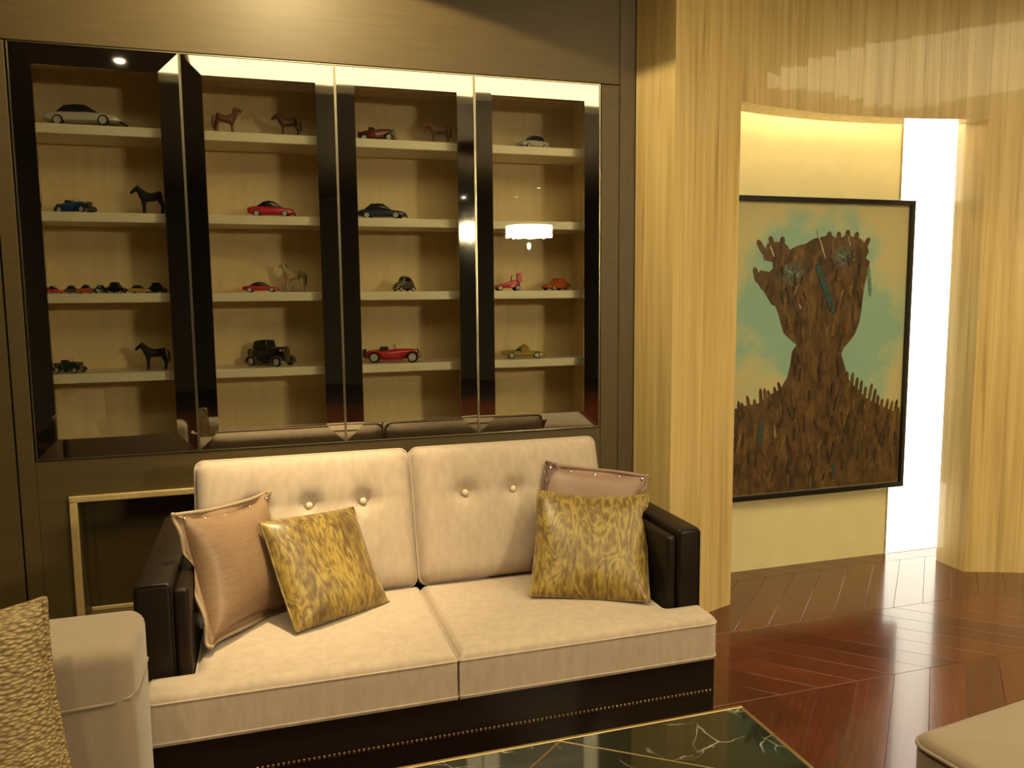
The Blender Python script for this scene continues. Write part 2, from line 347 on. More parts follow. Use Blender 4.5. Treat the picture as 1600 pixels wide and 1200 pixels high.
# low recessed niche behind the sofa
nb = bmesh.new(); D = .13
box(nb, NX0 - .02, NX1 + .02, D, D + .02, NZ0 - .02, NZ1 + .02); box(nb, NX0 - .02, NX0, .041, D, NZ0, NZ1); box(nb, NX1, NX1 + .02, .041, D, NZ0, NZ1)
box(nb, NX0 - .02, NX1 + .02, .041, D, NZ1, NZ1 + .02); box(nb, NX0 - .02, NX1 + .02, .041, D, NZ0 - .02, NZ0)
obj('niche_lining', nb, 'wood_wall', wb)
for a in ((NX0 - .025, NX1 + .025, NZ1 - .003, NZ1 + .022), (NX0 - .025, NX1 + .025, NZ0 - .022, NZ0 + .003), (NX0 - .025, NX0 + .003, NZ0 + .003, NZ1 - .003), (NX1 - .003, NX1 + .025, NZ0 + .003, NZ1 - .003)):
    o = obj('gold_moulding', B(a[0], a[1], -.014, 0, a[2], a[3], .004, 2), 'gold_paint', wb); o['label'] = 'thin gold moulding strip'
obj('gold_bead', B(NX0 + .001, NX1 - .001, D - .012, D, NZ0, NZ0 + .016, .002, 1), 'gold_paint', wb)
for xx in (NX0 + .035, NX1 - .035): obj('inner_bead', B(xx - .003, xx + .003, D - .006, D, NZ0 + .018, NZ1 - .002), 'wood_dark', wb)

# curved stone wall
cw = thing('wall_curved', 'curved vein-cut stone wall of narrow upright facets with a doorway', 'wall', (0, 0, 0), kind='structure')
TH = .14; OZ = 2.37; AO = 17.9; AL = -29.7; AR = 45
def facet(a0, a1, z0, z1, jit=0, bl=None, br=None):
    g = .012
    p0 = Vector(arc(a0 + g)); p1 = Vector(arc(a1 - g)); b1 = Vector(br or arc(a1 - g, RAD + TH)); b0 = Vector(bl or arc(a0 + g, RAD + TH))
    n = (p1 - p0).normalized(); nn = Vector((n.y, -n.x))
    p0 = p0 + nn * jit; p1 = p1 - nn * jit
    bm = prism(bmesh.new(), [p0, p1, b1, b0], z0, z1)
    return obj('stone_facet', bm, 'stone', cw)
rnd = random.Random(3)
nl = 6
for i in range(nl):
    a0 = AL + (-AO - AL) * i / nl; a1 = AL + (-AO - AL) * (i + 1) / nl
    ja = arc(-AO)
    facet(a0, a1, 0, CEIL, rnd.uniform(-.0002, .0002), bl=(1.60, WY - .002) if i == 0 else None, br=(ja[0] - .01, ja[1] + .15) if i == nl - 1 else None)
nm = 17
for i in range(nm): facet(-AO + 2 * AO * i / nm, -AO + 2 * AO * (i + 1) / nm, OZ, CEIL, rnd.uniform(-.0006, .0006))
nr = 13
for i in range(nr):
    a0 = AO + (AR - AO) * i / nr; a1 = AO + (AR - AO) * (i + 1) / nr; ja = arc(AO)
    facet(a0, a1, 0, CEIL, rnd.uniform(-.0003, .0003), bl=(ja[0] + .012, ja[1] + .2) if i == 0 else None)
ea = arc(AR, RAD + TH)
obj('end_panel', prism(bmesh.new(), [(ea[0] + .002, ea[1] - .12), (6.6, ea[1] - .12), (6.6, ea[1] + .02), (ea[0] + .002, ea[1] + .02)], 0, CEIL), 'stone', cw)
# recess behind the doorway
tag(obj('wall_recess', B(1.72, 4.4, 3.66, 3.74, 0, CEIL), 'cream_wall'), 'cream wall carrying the painting inside the recess', 'wall', kind='structure')
bm = bmesh.new(); box(bm, 3.80, 3.86, 3.50, 3.659, 0, CEIL); box(bm, 1.74, 1.80, 3.46, 3.659, 0, CEIL); 
tag(obj('wall_recess_side', bm, 'cream_wall'), 'short cream side walls of the painting recess', 'wall', kind='structure')
lpn = thing('wall_light_panel', 'tall glowing white light panel on the wall beside the painting', 'light panel', (3.37, 3.66, 0))
obj('diffuser', B(.004, .425, -.012, -.002, .004, 2.50, .002, 1), 'panel_light', lpn)
obj('edge_trim', B(0, .003, -.013, -.001, .004, 2.50), 'champagne', lpn)
led = thing('cove_light_strip', 'warm strip light hidden above the painting behind the stone lintel', 'strip light', (0, 0, 2.45))
pts = [Vector((*arc(a, RAD + TH + .012), 0)) for a in range(-16, 17, 2)]
obj('led_strip', tube(bmesh.new(), pts, .007, 8), 'led', led)
obj('mount_rail', tube(bmesh.new(), [p + Vector((0, -.003, .014)) for p in pts], .008, 6), 'champagne', led)

# ------------------------------------------------------------------ display cabinets
SHZ = (2.143, 1.825, 1.523, 1.22); BACK = 3.60; SF = 3.372
CABL = ['glazed display cabinet with white car on its top shelf, beside the panelled wall',
        'glazed display cabinet with two brown horses on its top shelf',
        'glazed display cabinet with the long red vintage roadster on its lowest shelf',
        'glazed display cabinet with the silver car on top, nearest the stone wall']
FR = .075; TILT = .003
for i in range(4):
    x0 = DX0 + i * DW; x1 = x0 + DW
    c = thing('display_cabinet', CABL[i], 'cabinet', (x0, WY, DZ0), group='glazed display cabinets')
    L = lambda a, b_, y0, y1, z0, z1, bv=0: B(a, b_, y0 - WY, y1 - WY, z0 - DZ0, z1 - DZ0, bv, 2)
    obj('back_panel', L(0, DW, BACK, BACK + .015, DZ0, DZ1), 'cabinet_back', c)
    obj('side_panel', L(.0005, .012, WY + .024, BACK, DZ0, DZ1), 'cabinet_back', c); obj('side_panel', L(DW - .012, DW - .0005, WY + .024, BACK, DZ0, DZ1), 'cabinet_back', c)
    obj('top_panel', L(.012, DW - .012, WY + .024, BACK, DZ1 - .018, DZ1), 'cabinet_back', c); obj('bottom_panel', L(.012, DW - .012, WY + .024, BACK, DZ0, DZ0 + .018), 'shelf', c)
    for z in SHZ: obj('shelf', L(.012, DW - .012, SF, BACK, z - .036, z, .003), 'shelf', c)
    d = obj('door', L(.004, DW - .004, WY + .010, WY + .013, DZ0 + .003, DZ1 - .003), 'glass', c); d['label'] = 'clear glass door pane'
    h = DZ1 - DZ0
    # bevelled bronze mirror frame: mitred, inner edge proud of the outer edge
    o_ = [(.005, .004), (DW - .005, .004), (DW - .005, h - .004), (.005, h - .004)]; n_ = [(FR, FR), (DW - FR, FR), (DW - FR, h - FR), (FR, h - FR)]
    for k in range(4):
        a, b_ = o_[k], o_[(k + 1) % 4]; p, q = n_[k], n_[(k + 1) % 4]
        yo, yi = .001, .001 - TILT
        f = [(a[0], yo, a[1]), (b_[0], yo, b_[1]), (q[0], yi, q[1]), (p[0], yi, p[1])]
        bm = loft(bmesh.new(), [f, [(v[0], .0095, v[2]) for v in f]])
        obj('rail' if k % 2 == 0 else 'stile', bm, 'mirror', d)
    for bm in (B(.001, DW - .001, -.0035, .008, .0006, .0036), B(.001, DW - .001, -.0035, .008, h - .0036, h - .0006), B(.001, .0040, -.0035, .008, .0038, h - .0038), B(DW - .0040, DW - .001, -.0035, .008, .0038, h - .0038)):
        obj('edge_trim', bm, 'champagne', d)

# ------------------------------------------------------------------ sofa
sofa = thing('sofa', 'two-seat sofa with pale tufted back cushions and dark leather arms', 'sofa', (0, 0, 0))
obj('base', B(-.355, 1.385, 2.225, 3.04, .055, .312, .012, 3), 'leather', sofa)
for x in (-.29, 1.31):
    for y in (2.30, 2.97): obj('leg', lathe(bmesh.new(), [(.016, 0), (.026, .058)], 12, c=(x, y, 0)), 'black_frame', sofa)
obj('back_frame', B(-.235, 1.265, 3.01, 3.10, .30, .83, .025, 4), 'leather', sofa)
for s, (xo, xm, xi) in ((0, (-.376, -.274, -.232)), (1, (1.388, 1.300, 1.262))):
    a, b_ = sorted((xo, xm)); am = obj('arm', B(a, b_, 2.335, 3.10, .313, .715, .016, 4), 'leather', sofa); shade_auto(am, 50)
    a, b_ = sorted((xm, xi)); ap = shade_auto(obj('inner_pad', B(a, b_, 2.342, 3.005, .318, .693, .013, 4), 'leather', am), 50)
    xx = (xm + xo) / 2
    bm = bmesh.new(); lo, hi = sorted((xo, xm))
    tube(bm, [(lo + .004, 2.339, .33), (lo + .004, 2.339, .70), (lo + .018, 2.337, .712), (hi - .018, 2.337, .712), (hi - .004, 2.339, .70), (hi - .004, 2.339, .33)], .003, 6)
    obj('piping', bm, 'leather', am, True)
nb = bmesh.new(); n = 122
for i in range(n):
    ball(nb, (-.335 + 1.70 * i / (n - 1), 2.224, .193), .0056, (1, .6, 1), 6, 4)
tag(obj('nailhead_trim', nb, 'nail', sofa, True), 'row of brass nailheads along the leather base', kind='stuff')

def cushion(name, outline, z0, z1, parent, mat, r=.032, crown=.014, step=.018, piping=True, round_at=(), rc=.05):
    def rnd_(x, y):
        for (cx, cy) in round_at:
            ax, ay = abs(x - cx), abs(y - cy)
            if ax < rc and ay < rc:
                dx, dy = rc - ax, rc - ay; m_ = max(dx, dy); l = math.hypot(dx, dy)
                if l > 1e-9:
                    sx = 1 if x < cx - 1e-9 or (x == cx and xs0[0] < cx) else -1; sy = 1 if y < cy - 1e-9 else -1
                    sx = 1 if cx > (xs0[0] + xs0[-1]) / 2 else -1; sy = 1 if cy > (ys0[0] + ys0[-1]) / 2 else -1
                    return cx - sx * (rc - dx * m_ / l), cy - sy * (rc - dy * m_ / l)
        return x, y
    xs0 = sorted({p[0] for p in outline}); ys0 = sorted({p[1] for p in outline})
    def fill(a):
        out = []
        for u, v in zip(a, a[1:]):
            k = max(1, round((v - u) / step)); out += [u + (v - u) * i / k for i in range(k)]
            if u == a[0]: out[1:1] = [u + r * f for f in (.12, .3, .6)]
            if v == a[-1]: out += [v - r * f for f in (.6, .3, .12)]
        return sorted(set(round(q, 5) for q in out + [a[-1]]))
    xs, ys = fill(xs0), fill(ys0); segs = list(zip(outline, outline[1:] + outline[:1]))
    def inside(x, y):
        c = False
        for (xa, ya), (xb, yb) in segs:
            if (ya > y) != (yb > y) and x < (xb - xa) * (y - ya) / (yb - ya) + xa: c = not c
        return c
    def dist(x, y):
        d = 9
        for (xa, ya), (xb, yb) in segs:
            dx, dy = xb - xa, yb - ya; t = max(0, min(1, ((x - xa) * dx + (y - ya) * dy) / (dx * dx + dy * dy)))
            d = min(d, math.hypot(x - xa - t * dx, y - ya - t * dy))
        return d
    bm = bmesh.new(); V = {}
    def vert(i, j):
        if (i, j) not in V:
            x, y = xs[i], ys[j]; d = dist(x, y); q = min(d / r, 1)
            V[i, j] = bm.verts.new((x, y, z1 - r * (1 - math.sqrt(max(0, 1 - (1 - q) ** 2))) * .8 + crown * min(1, d / .2) ** .7))
        return V[i, j]
    for i in range(len(xs) - 1):
        for j in range(len(ys) - 1):
            if inside((xs[i] + xs[i + 1]) / 2, (ys[j] + ys[j + 1]) / 2):
                bm.faces.new((vert(i, j), vert(i + 1, j), vert(i + 1, j + 1), vert(i, j + 1)))
    be = [e for e in bm.edges if len(e.link_faces) == 1]
    cx = sum(p[0] for p in outline) / len(outline); cy = sum(p[1] for p in outline) / len(outline)
    zt = z1 - r * .8
    for lev, blg in ((.75, .004), (.5, .006), (.25, .004), (0, -.003)):
        rr = bmesh.ops.extrude_edge_only(bm, edges=be); nv = [g for g in rr['geom'] if isinstance(g, bmesh.types.BMVert)]
        be = [g for g in rr['geom'] if isinstance(g, bmesh.types.BMEdge) and all(v in nv for v in g.verts)]
        for v in nv: v.co.z = z0 + (zt - z0) * lev
    for v in bm.verts: v.co.x, v.co.y = rnd_(v.co.x, v.co.y)
    bmesh.ops.holes_fill(bm, edges=be, sides=0)
    bmesh.ops.recalc_face_normals(bm, faces=bm.faces[:])
    o = obj(name, bm, mat, parent, True); shade_auto(o, 60)
    if piping:
        for zz, nm_ in ((zt + .003, 'piping'), (z0 + .008, 'piping')):
            pp = []
            for (xa, ya), (xb, yb) in segs:
                k = max(2, int(math.hypot(xb - xa, yb - ya) / .012)); pp += [(xa + (xb - xa) * i / k, ya + (yb - ya) * i / k, zz) for i in range(k)]
            obj(nm_, tube(bmesh.new(), [(*rnd_(a, b_), c_) for a, b_, c_ in pp], .0034, 6, True), mat, o, True)
    return o
AFY = 2.328
cushion('seat_cushion', [(-.352, 2.20), (.503, 2.20), (.503, 2.80), (-.226, 2.80), (-.226, AFY), (-.352, AFY)], .314, .455, sofa, 'velvet', round_at=[(-.352, 2.20)], rc=.028)
cushion('seat_cushion', [(.510, 2.20), (1.380, 2.20), (1.380, AFY), (1.256, AFY), (1.256, 2.80), (.510, 2.80)], .314, .455, sofa, 'velvet', round_at=[(1.380, 2.20)], rc=.028)

def back_cushion(x0, x1, buttons):
    """upright cushion leaning back; local X across, Z up, -Y front"""
    wd = x1 - x0; ht = .505; T = .17; nu, nv = 56, 40
    e = bpy.data.objects.new('tmp', None)
    bm = bmesh.new(); F = {}
    def prof(u, v):
        return (max(0, 1 - abs(u) ** 16) * max(0, 1 - abs(v) ** 14)) ** .4
    def co(i, j, side):
        u = math.sin((-1 + 2 * i / nu) * PI / 2); v = math.sin((-1 + 2 * j / nv) * PI / 2)
        x = u * wd / 2; z = ht / 2 + v * ht / 2
        # rounded corner outline
        cu, cv = abs(u), abs(v); rc = .030
        ax, az = wd / 2 - abs(x), ht / 2 - abs(z - ht / 2)
        if ax < rc and az < rc:
            dx, dz = rc - ax, rc - az; m = max(dx, dz); l = math.hypot(dx, dz)
            if l > 1e-9:
                k = m / l; sx = 1 if x > 0 else -1; sz = 1 if v > 0 else -1
                x = sx * (wd / 2 - rc + dx * k); z = ht / 2 + sz * (ht / 2 - rc + dz * k)
        t = prof(u, v) * T / 2
        if side < 0:
            t += .022 * (1 - u * u) * (1 - v * v)
            for bx, bz in buttons:
                d2 = (x - bx) ** 2 + (z - bz) ** 2
                t -= .030 * math.exp(-d2 / .0011) + .012 * math.exp(-d2 / .006)
                t -= .007 * math.exp(-((z - bz) / .012) ** 2) * math.exp(-((x - bx) / .11) ** 2)
        return (x, side * t, z)
    for side in (-1, 1):
        for i in range(nu + 1):
            for j in range(nv + 1):
                if side > 0 and (i in (0, nu) or j in (0, nv)): F[side, i, j] = F[-1, i, j]
                else: F[side, i, j] = bm.verts.new(co(i, j, side))
        for i in range(nu):
            for j in range(nv):
                q = [F[side, i, j], F[side, i + 1, j], F[side, i + 1, j + 1], F[side, i, j + 1]]
                bm.faces.new(q if side < 0 else q[::-1])
    o = obj('back_cushion', bm, 'velvet', sofa, True)
    o.location = ((x0 + x1) / 2, 2.822, .445); o.rotation_euler = (-math.radians(19.5), 0, 0)
    rim = []
    for i in range(nu + 1): rim.append(co(i, nv, -1))
    for j in range(nv - 1, -1, -1): rim.append(co(nu, j, -1))
    for i in range(nu - 1, -1, -1): rim.append(co(i, 0, -1))
    for j in range(1, nv): rim.append(co(0, j, -1))
    for off in (-.028, .03): obj('piping', tube(bmesh.new(), [(p[0] * .997, off, p[2]) for p in rim], .0045, 6, True), 'velvet', o, True)
    for bx, bz in buttons:
        b_ = obj('button', ball(bmesh.new(), (0, 0, 0), .0125, (1, .6, 1), 12, 8), 'button', o, True)
        b_.location = (bx, -(T / 2 + .022 - .045) - .008, bz)
    return o
hw = .19
back_cushion(-.252, .496, [(-.185, .318), (.005, .318), (.195, .318)])
back_cushion(.504, 1.258, [(-.185, .318), (.003, .318), (.192, .318)])

# ------------------------------------------------------------------ throw pillows
def pillow(name, label, c, tilt, roll, yaw, wd, ht, T, mat, pinch=.06, group=None, n=30, side_drop=0):
    root = thing(name, label, 'pillow', (0, 0, 0), group=group)
    root.location = c; root.rotation_mode = 'XYZ'; root.rotation_euler = (-tilt, roll, yaw)
    bm = bmesh.new(); F = {}
    r2 = random.Random(hash(label) % 1000 if False else len(label))
    ph = [r2.uniform(0, 6) for _ in range(6)]
    def co(i, j, side):
        u = math.sin((-1 + 2 * i / n) * PI / 2); v = math.sin((-1 + 2 * j / n) * PI / 2)
        x = u * wd / 2 * (1 - pinch * (1 - v * v)); z = v * ht / 2 * (1 - pinch * (1 - u * u))
        t = T / 2 * (max(0, 1 - u ** 4) * max(0, 1 - v ** 4)) ** .55
        t *= 1 + .05 * math.sin(3 * u + ph[0]) + .05 * math.sin(4 * v + ph[1] + u * 2)
        y = side * t + .010 * math.sin(2.2 * u + ph[2]) * (v * v) + .008 * math.sin(2.5 * v + ph[3]) * u * u
        return (x, y, z)
    for side in (-1, 1):
        for i in range(n + 1):
            for j in range(n + 1):
                if side > 0 and (i in (0, n) or j in (0, n)): F[side, i, j] = F[-1, i, j]
                else: F[side, i, j] = bm.verts.new(co(i, j, side))
        for i in range(n):
            for j in range(n):
                q = [F[side, i, j], F[side, i + 1, j], F[side, i + 1, j + 1], F[side, i, j + 1]]; bm.faces.new(q if side < 0 else q[::-1])
    obj('cover', bm, mat, root, True)
    rim = [co(i, n, -1) for i in range(n + 1)] + [co(n, j, -1) for j in range(n - 1, -1, -1)] + [co(i, 0, -1) for i in range(n - 1, -1, -1)] + [co(0, j, -1) for j in range(1, n)]
    return root, rim
def flange(root, rim, wd, mat, cordmat=None, amp=.006, r=.0065):
    """flat padded border outside the seam with a cord along its edge"""
    bm = bmesh.new(); m = len(rim); inn = []; out = []
    edge = []
    for k, p in enumerate(rim):
        p = Vector(p); l = Vector((p.x, 0, p.z)); d = l.normalized(); f = max(abs(p.x), abs(p.z))
        wv = amp * math.sin(k * .55) + amp * .5 * math.sin(k * .23 + 1)
        q = p + d * wd + Vector((0, wv, 0)); edge.append(q)
        inn.append((bm.verts.new(p * .985 + Vector((0, -.004, 0))), bm.verts.new(p * .985 + Vector((0, .004, 0)))))
        out.append((bm.verts.new(q + Vector((0, -.003, 0))), bm.verts.new(q + Vector((0, .003, 0)))))
    for k in range(m):
        j = (k + 1) % m
        bm.faces.new((inn[k][0], inn[j][0], out[j][0], out[k][0])); bm.faces.new((out[k][1], out[j][1], inn[j][1], inn[k][1])); bm.faces.new((out[k][0], out[j][0], out[j][1], out[k][1]))
    bmesh.ops.recalc_face_normals(bm, faces=bm.faces[:])
    obj('border', bm, mat, root, True)
    obj('cord', tube(bmesh.new(), edge, r, 7, True), cordmat or mat, root, True)
def studs(root, rim, ks, r=.0075):
    for k in ks:
        p = Vector(rim[k]); bm = ball(bmesh.new(), (0, 0, 0), r, (1, .7, 1), 8, 5)
        obj('crystal_stud', bm, 'crystal', root, True, loc=(p.x * .98, p.y - .008, p.z * .98))
r_, rim = pillow('throw_pillow', 'taupe silk pillow with corded border and crystal studs, leaning on the sofa arm', (-.108, 2.621, .657), .341, .058, .828, .372, .372, .125, 'taupe', .11)
flange(r_, rim, .024, 'taupe', 'cord', .010); studs(r_, rim, (2, 10, 15, 21, 28))
r_, rim = pillow('throw_pillow', 'gold paisley brocade pillow in front of the taupe silk pillow', (.165, 2.640, .618), .639, .064, .539, .368, .368, .105, 'paisley_a', .03)
obj('piping', tube(bmesh.new(), rim, .0035, 6, True), 'paisley_a', r_, True)
r_, rim = pillow('throw_pillow', 'mauve silk pillow with padded border, mostly hidden behind a gold paisley pillow', (1.143, 2.722, .655), .45, .108, -.399, .375, .375, .075, 'mauve', .05)
flange(r_, rim, .018, 'mauve', 'mauve', .005, .008); studs(r_, rim, (2, 10, 15, 20, 28))
r_, rim = pillow('throw_pillow', 'gold paisley brocade pillow covering most of the mauve silk pillow', (1.075, 2.552, .622), .76, .014, -.422, .405, .405, .10, 'paisley_b', .03)
obj('piping', tube(bmesh.new(), rim, .0035, 6, True), 'paisley_b', r_, True)

# ------------------------------------------------------------------ armchair with knit pillow
ch = thing('armchair', 'greige upholstered armchair standing in front of the niche, next to the sofa arm', 'armchair', (0, 0, 0))
def softbox(name, x0, x1, y0, y1, z0, z1, bev, parent, mat):
    o = obj(name, B(x0, x1, y0, y1, z0, z1, bev, 5), mat, parent); shade_auto(o, 50); return o
arm = softbox('arm', -1.00, -.312, 1.875, 2.135, .10, .735, .04, ch, 'chair_fabric')
obj('piping', tube(bmesh.new(), [(-.98, 1.8735, .60), (-.45, 1.8735, .606), (-.36, 1.8735, .610), (-.322, 1.886, .612), (-.3105, 1.92, .613), (-.3105, 2.09, .613)], .0035, 6), 'chair_fabric', arm, True)
arm = softbox('arm', -1.00, -.312, .95, 1.19, .10, .715, .045, ch, 'chair_fabric')
softbox('base', -1.0, -.33, 1.192, 1.873, .10, .30, .02, ch, 'chair_fabric')
softbox('seat_cushion', -.98, -.32, 1.195, 1.870, .302, .42, .04, ch, 'chair_fabric')
softbox('backrest', -1.16, -.99, .95, 2.135, .10, .93, .05, ch, 'chair_fabric')
for x in (-1.1, -.40):
    for y in (1.02, 2.05): obj('leg', lathe(bmesh.new(), [(.014, 0), (.022, .102)], 12, c=(x, y, 0)), 'black_frame', ch)
r_, rim = pillow('throw_pillow', 'chunky gold knit pillow propped in the greige armchair', (-.655, 1.735, .645), .30, -.10, .18, .46, .44, .13, 'knit', .05, n=40)
obj('piping', tube(bmesh.new(), rim, .007, 6, True), 'knit', r_, True)

# ------------------------------------------------------------------ ottoman
ot = thing('ottoman', 'greige upholstered ottoman with piped edges on the parquet beyond the coffee table', 'ottoman', (1.435, 1.455, 0), math.radians(7))
def softl(name, *a): return softbox(name, *a)
o = cushion('seat', [(0, -.62), (.75, -.62), (.75, 0), (0, 0)], .10, .45, ot, 'chair_fabric', r=.03, crown=.02, piping=False, round_at=[(0, 0)])
pp = []
oc = [(0, -.62), (.75, -.62), (.75, 0), (0, 0)]
for (xa, ya), (xb, yb) in zip(oc, oc[1:] + oc[:1]):
    for i in range(60):
        x, y = xa + (xb - xa) * i / 60, ya + (yb - ya) * i / 60; ax, ay = abs(x), abs(y)
        if ax < .05 and ay < .05:
            dx, dy = .05 - ax, .05 - ay; l = math.hypot(dx, dy); m_ = max(dx, dy); x, y = .05 - dx * m_ / l, -.05 + dy * m_ / l
        pp.append((x, y, .431))
obj('piping', tube(bmesh.new(), pp, .005, 6, True), 'chair_fabric', ot, True)
for x in (.06, .69):
    for y in (-.56, -.06): obj('leg', lathe(bmesh.new(), [(.014, 0), (.022, .10)], 12, c=(x, y, 0)), 'black_frame', ot)

# ------------------------------------------------------------------ coffee table
ct = thing('coffee_table', 'low coffee table with dark veined marble top and gold edging', 'table', (0, 0, 0))
TX, TZ = 1.185, .40; tx0, ty0, ty1 = -.12, .98, 1.775
def poly_top(pts, z0=TZ - .016, z1=TZ): return prism(bmesh.new(), pts, z0, z1)
e_ = .012
A_ = (.66, ty1 - e_)
# marble pieces separated by gold inlay
P1 = (.40, ty0 + e_); P2 = (TX - e_, 1.39)
def off(p, q, d):
    v = Vector((q[0] - p[0], q[1] - p[1])).normalized(); return Vector((-v.y, v.x)) * d
g = .004
q1 = (A_[0] - .80, ty1 - .64)
t1 = obj('marble_slab', poly_top([(tx0 + e_, ty0 + e_), (P1[0] - g, ty0 + e_), (.36, 1.10), (tx0 + e_, 1.15 - g)]), 'marble', ct)
li = [(A_[0] - g * 1.3, ty1 - e_), (tx0 + e_, ty1 - e_), (tx0 + e_, 1.15 + g)]
obj('marble_slab', poly_top(li), 'marble', ct)
obj('marble_slab', poly_top([(A_[0] + g * 1.6, ty1 - e_), (TX - e_, P2[1] + g), (TX - e_, ty1 - e_)]), 'marble', ct)
obj('marble_slab', poly_top([(A_[0], ty1 - e_ - g * 1.1), (tx0 + e_ + .012, 1.15 + .002), (.365, 1.10), (P1[0] + g, ty0 + e_), (TX - e_, ty0 + e_), (TX - e_, P2[1] - g)]), 'marble', ct)
def inlay(p, q): obj('gold_inlay', tube(bmesh.new(), [(p[0], p[1], TZ - .0052), (q[0], q[1], TZ - .0052)], .0055, 8), 'gold', ct)
inlay(A_, (TX - e_, P2[1])); inlay(A_, (tx0 + e_, 1.15)); inlay((.362, 1.10), P1); inlay((tx0 + e_, 1.15), (.362, 1.10))
obj('gold_edge', B(tx0, TX, ty1 - e_ + .0005, ty1, TZ - .03, TZ + .001, .002, 1), 'gold', ct); obj('gold_edge', B(tx0, TX, ty0, ty0 + e_ - .0005, TZ - .03, TZ + .001, .002, 1), 'gold', ct)
obj('gold_edge', B(TX - e_ + .0005, TX, ty0 + e_, ty1 - e_, TZ - .03, TZ + .001, .002, 1), 'gold', ct); obj('gold_edge', B(tx0, tx0 + e_ - .0005, ty0 + e_, ty1 - e_, TZ - .03, TZ + .001, .002, 1), 'gold', ct)
obj('top_board', B(tx0 + e_, TX - e_, ty0 + e_, ty1 - e_, TZ - .03, TZ - .0165), 'black_frame', ct)
for x in (tx0 + .03, TX - .06):
    for y in (ty0 + .03, ty1 - .06): obj('leg', B(x, x + .03, y, y + .03, 0, TZ - .031, .003, 1), 'gold', ct)

# ------------------------------------------------------------------ painting
pt = thing('painting', 'black-framed painting of a rough brown bust on a pale teal ground', 'painting', (0, 3.655, 0))
AX0, AX1, AZ0, AZ1 = 2.20, 3.434, .405, 1.998; fwid = .026
for a in ((AX0, AX1, AZ1 - fwid, AZ1), (AX0, AX1, AZ0, AZ0 + fwid), (AX0, AX0 + fwid, AZ0 + fwid, AZ1 - fwid), (AX1 - fwid, AX1, AZ0 + fwid, AZ1 - fwid)):
    obj('frame_bar', B(a[0], a[1], -.055, -.013, a[2], a[3], .002, 1), 'black_frame', pt)
obj('canvas', B(AX0 + fwid, AX1 - fwid, -.034, -.014, AZ0 + fwid, AZ1 - fwid), 'canvas', pt)
FIG = [(2.489,1.716),(2.51,1.758),(2.571,1.769),(2.627,1.754),(2.646,1.728),(2.695,1.749),(2.745,1.76),(2.782,1.782),(2.82,1.793),(2.858,1.799),(2.896,1.81),(2.949,1.784),(2.999,1.811),(3.052,1.796),(3.092,1.791),(3.133,1.759),(3.148,1.721),(3.13,1.688),(3.158,1.667),(3.147,1.612),(3.13,1.547),(3.12,1.47),(3.113,1.393),(3.105,1.346),(3.08,1.282),(3.051,1.245),(3.007,1.201),(2.993,1.169),(3.019,1.104),(3.037,1.039),(3.11,.972),(3.175,.916),(3.273,.872),(3.405,.819),(3.405,.434),(2.228,.434),(2.228,.87),(2.30,.895),(2.356,.905),(2.398,.915),(2.483,.924),(2.554,.97),(2.611,.993),(2.653,1.054),(2.669,1.116),(2.678,1.191),(2.706,1.228),(2.676,1.248),(2.623,1.292),(2.60,1.355),(2.589,1.39),(2.569,1.433),(2.544,1.444),(2.505,1.497),(2.467,1.549),(2.454,1.591),(2.471,1.622),(2.526,1.612),(2.562,1.643),(2.543,1.664),(2.49,1.675)]
bm = bmesh.new(); f = bm.faces.new([bm.verts.new((x, -.036, z)) for x, z in FIG]); ext = bmesh.ops.extrude_face_region(bm, geom=[f])
for v in ext['geom']:
    if isinstance(v, bmesh.types.BMVert): v.co.y = -.0338
bmesh.ops.triangulate(bm, faces=bm.faces[:]); bmesh.ops.recalc_face_normals(bm, faces=bm.faces[:])
fg = obj('painted_bust', bm, 'figure', pt); fg['label'] = 'thick brown painted bust'
def stroke(bm, x, z, dx, dz, w, y=-.0372):
    """one flat-ended brush stroke, slightly raised"""
    d = Vector((dx, dz)); l = d.length; d.normalize(); n_ = Vector((-d.y, d.x)); pts = []
    for t, k in ((0, .5), (.12, .95), (.5, 1), (.85, .9), (1, .35)):
        pts.append((Vector((x, z)) + d * l * t, w * k / 2))
    ring = [p + n_ * h for p, h in pts] + [p - n_ * h for p, h in reversed(pts)]
    loft(bm, [[(p.x, y, p.y) for p in ring], [(p.x, y + .003, p.y) for p in ring]])
rs = random.Random(11)
for i in range(26):                       # spiky strokes along the shoulders
    t = i / 25
    if t < .5: x = 2.25 + (2.64 - 2.25) * t * 2; z = .84 + .16 * (t * 2) ** 1.3; lean = -.25
    else: x = 3.02 + (3.39 - 3.02) * (t - .5) * 2; z = 1.04 - .22 * ((t - .5) * 2) ** .8; lean = .15
    bm = bmesh.new(); stroke(bm, x, z - .05, lean * .08 + rs.uniform(-.01, .01), .10 + rs.uniform(-.02, .025), .020, -.0365 - i * .00001); obj('brush_stroke', bm, 'figure', pt)
for x, z, a in ((2.50,1.70,-.1),(2.55,1.72,-.05),(2.60,1.72,0),(2.87,1.75,.05),(2.95,1.75,0),(3.00,1.76,.02),(3.05,1.75,.04),(3.10,1.72,.1),(2.46,1.56,-.05),(2.50,1.52,-.1)):
    bm = bmesh.new(); stroke(bm, x, z, a * .5, .075, .030, -.0364 - x * .0001); obj('brush_stroke', bm, 'figure', pt)
PAINTS = {'teal': (.030, .065, .055), 'gold': (.23, .135, .030), 'red': (.17, .030, .020), 'pale': (.40, .35, .21), 'aqua': (.11, .21, .17), 'umber': (.050, .026, .009), 'ochre': (.15, .085, .022)}
for k, c in PAINTS.items(): M['p_' + k] = plain(k + '_paint', c, .6, var=.45, bscale=90, bump=.5)
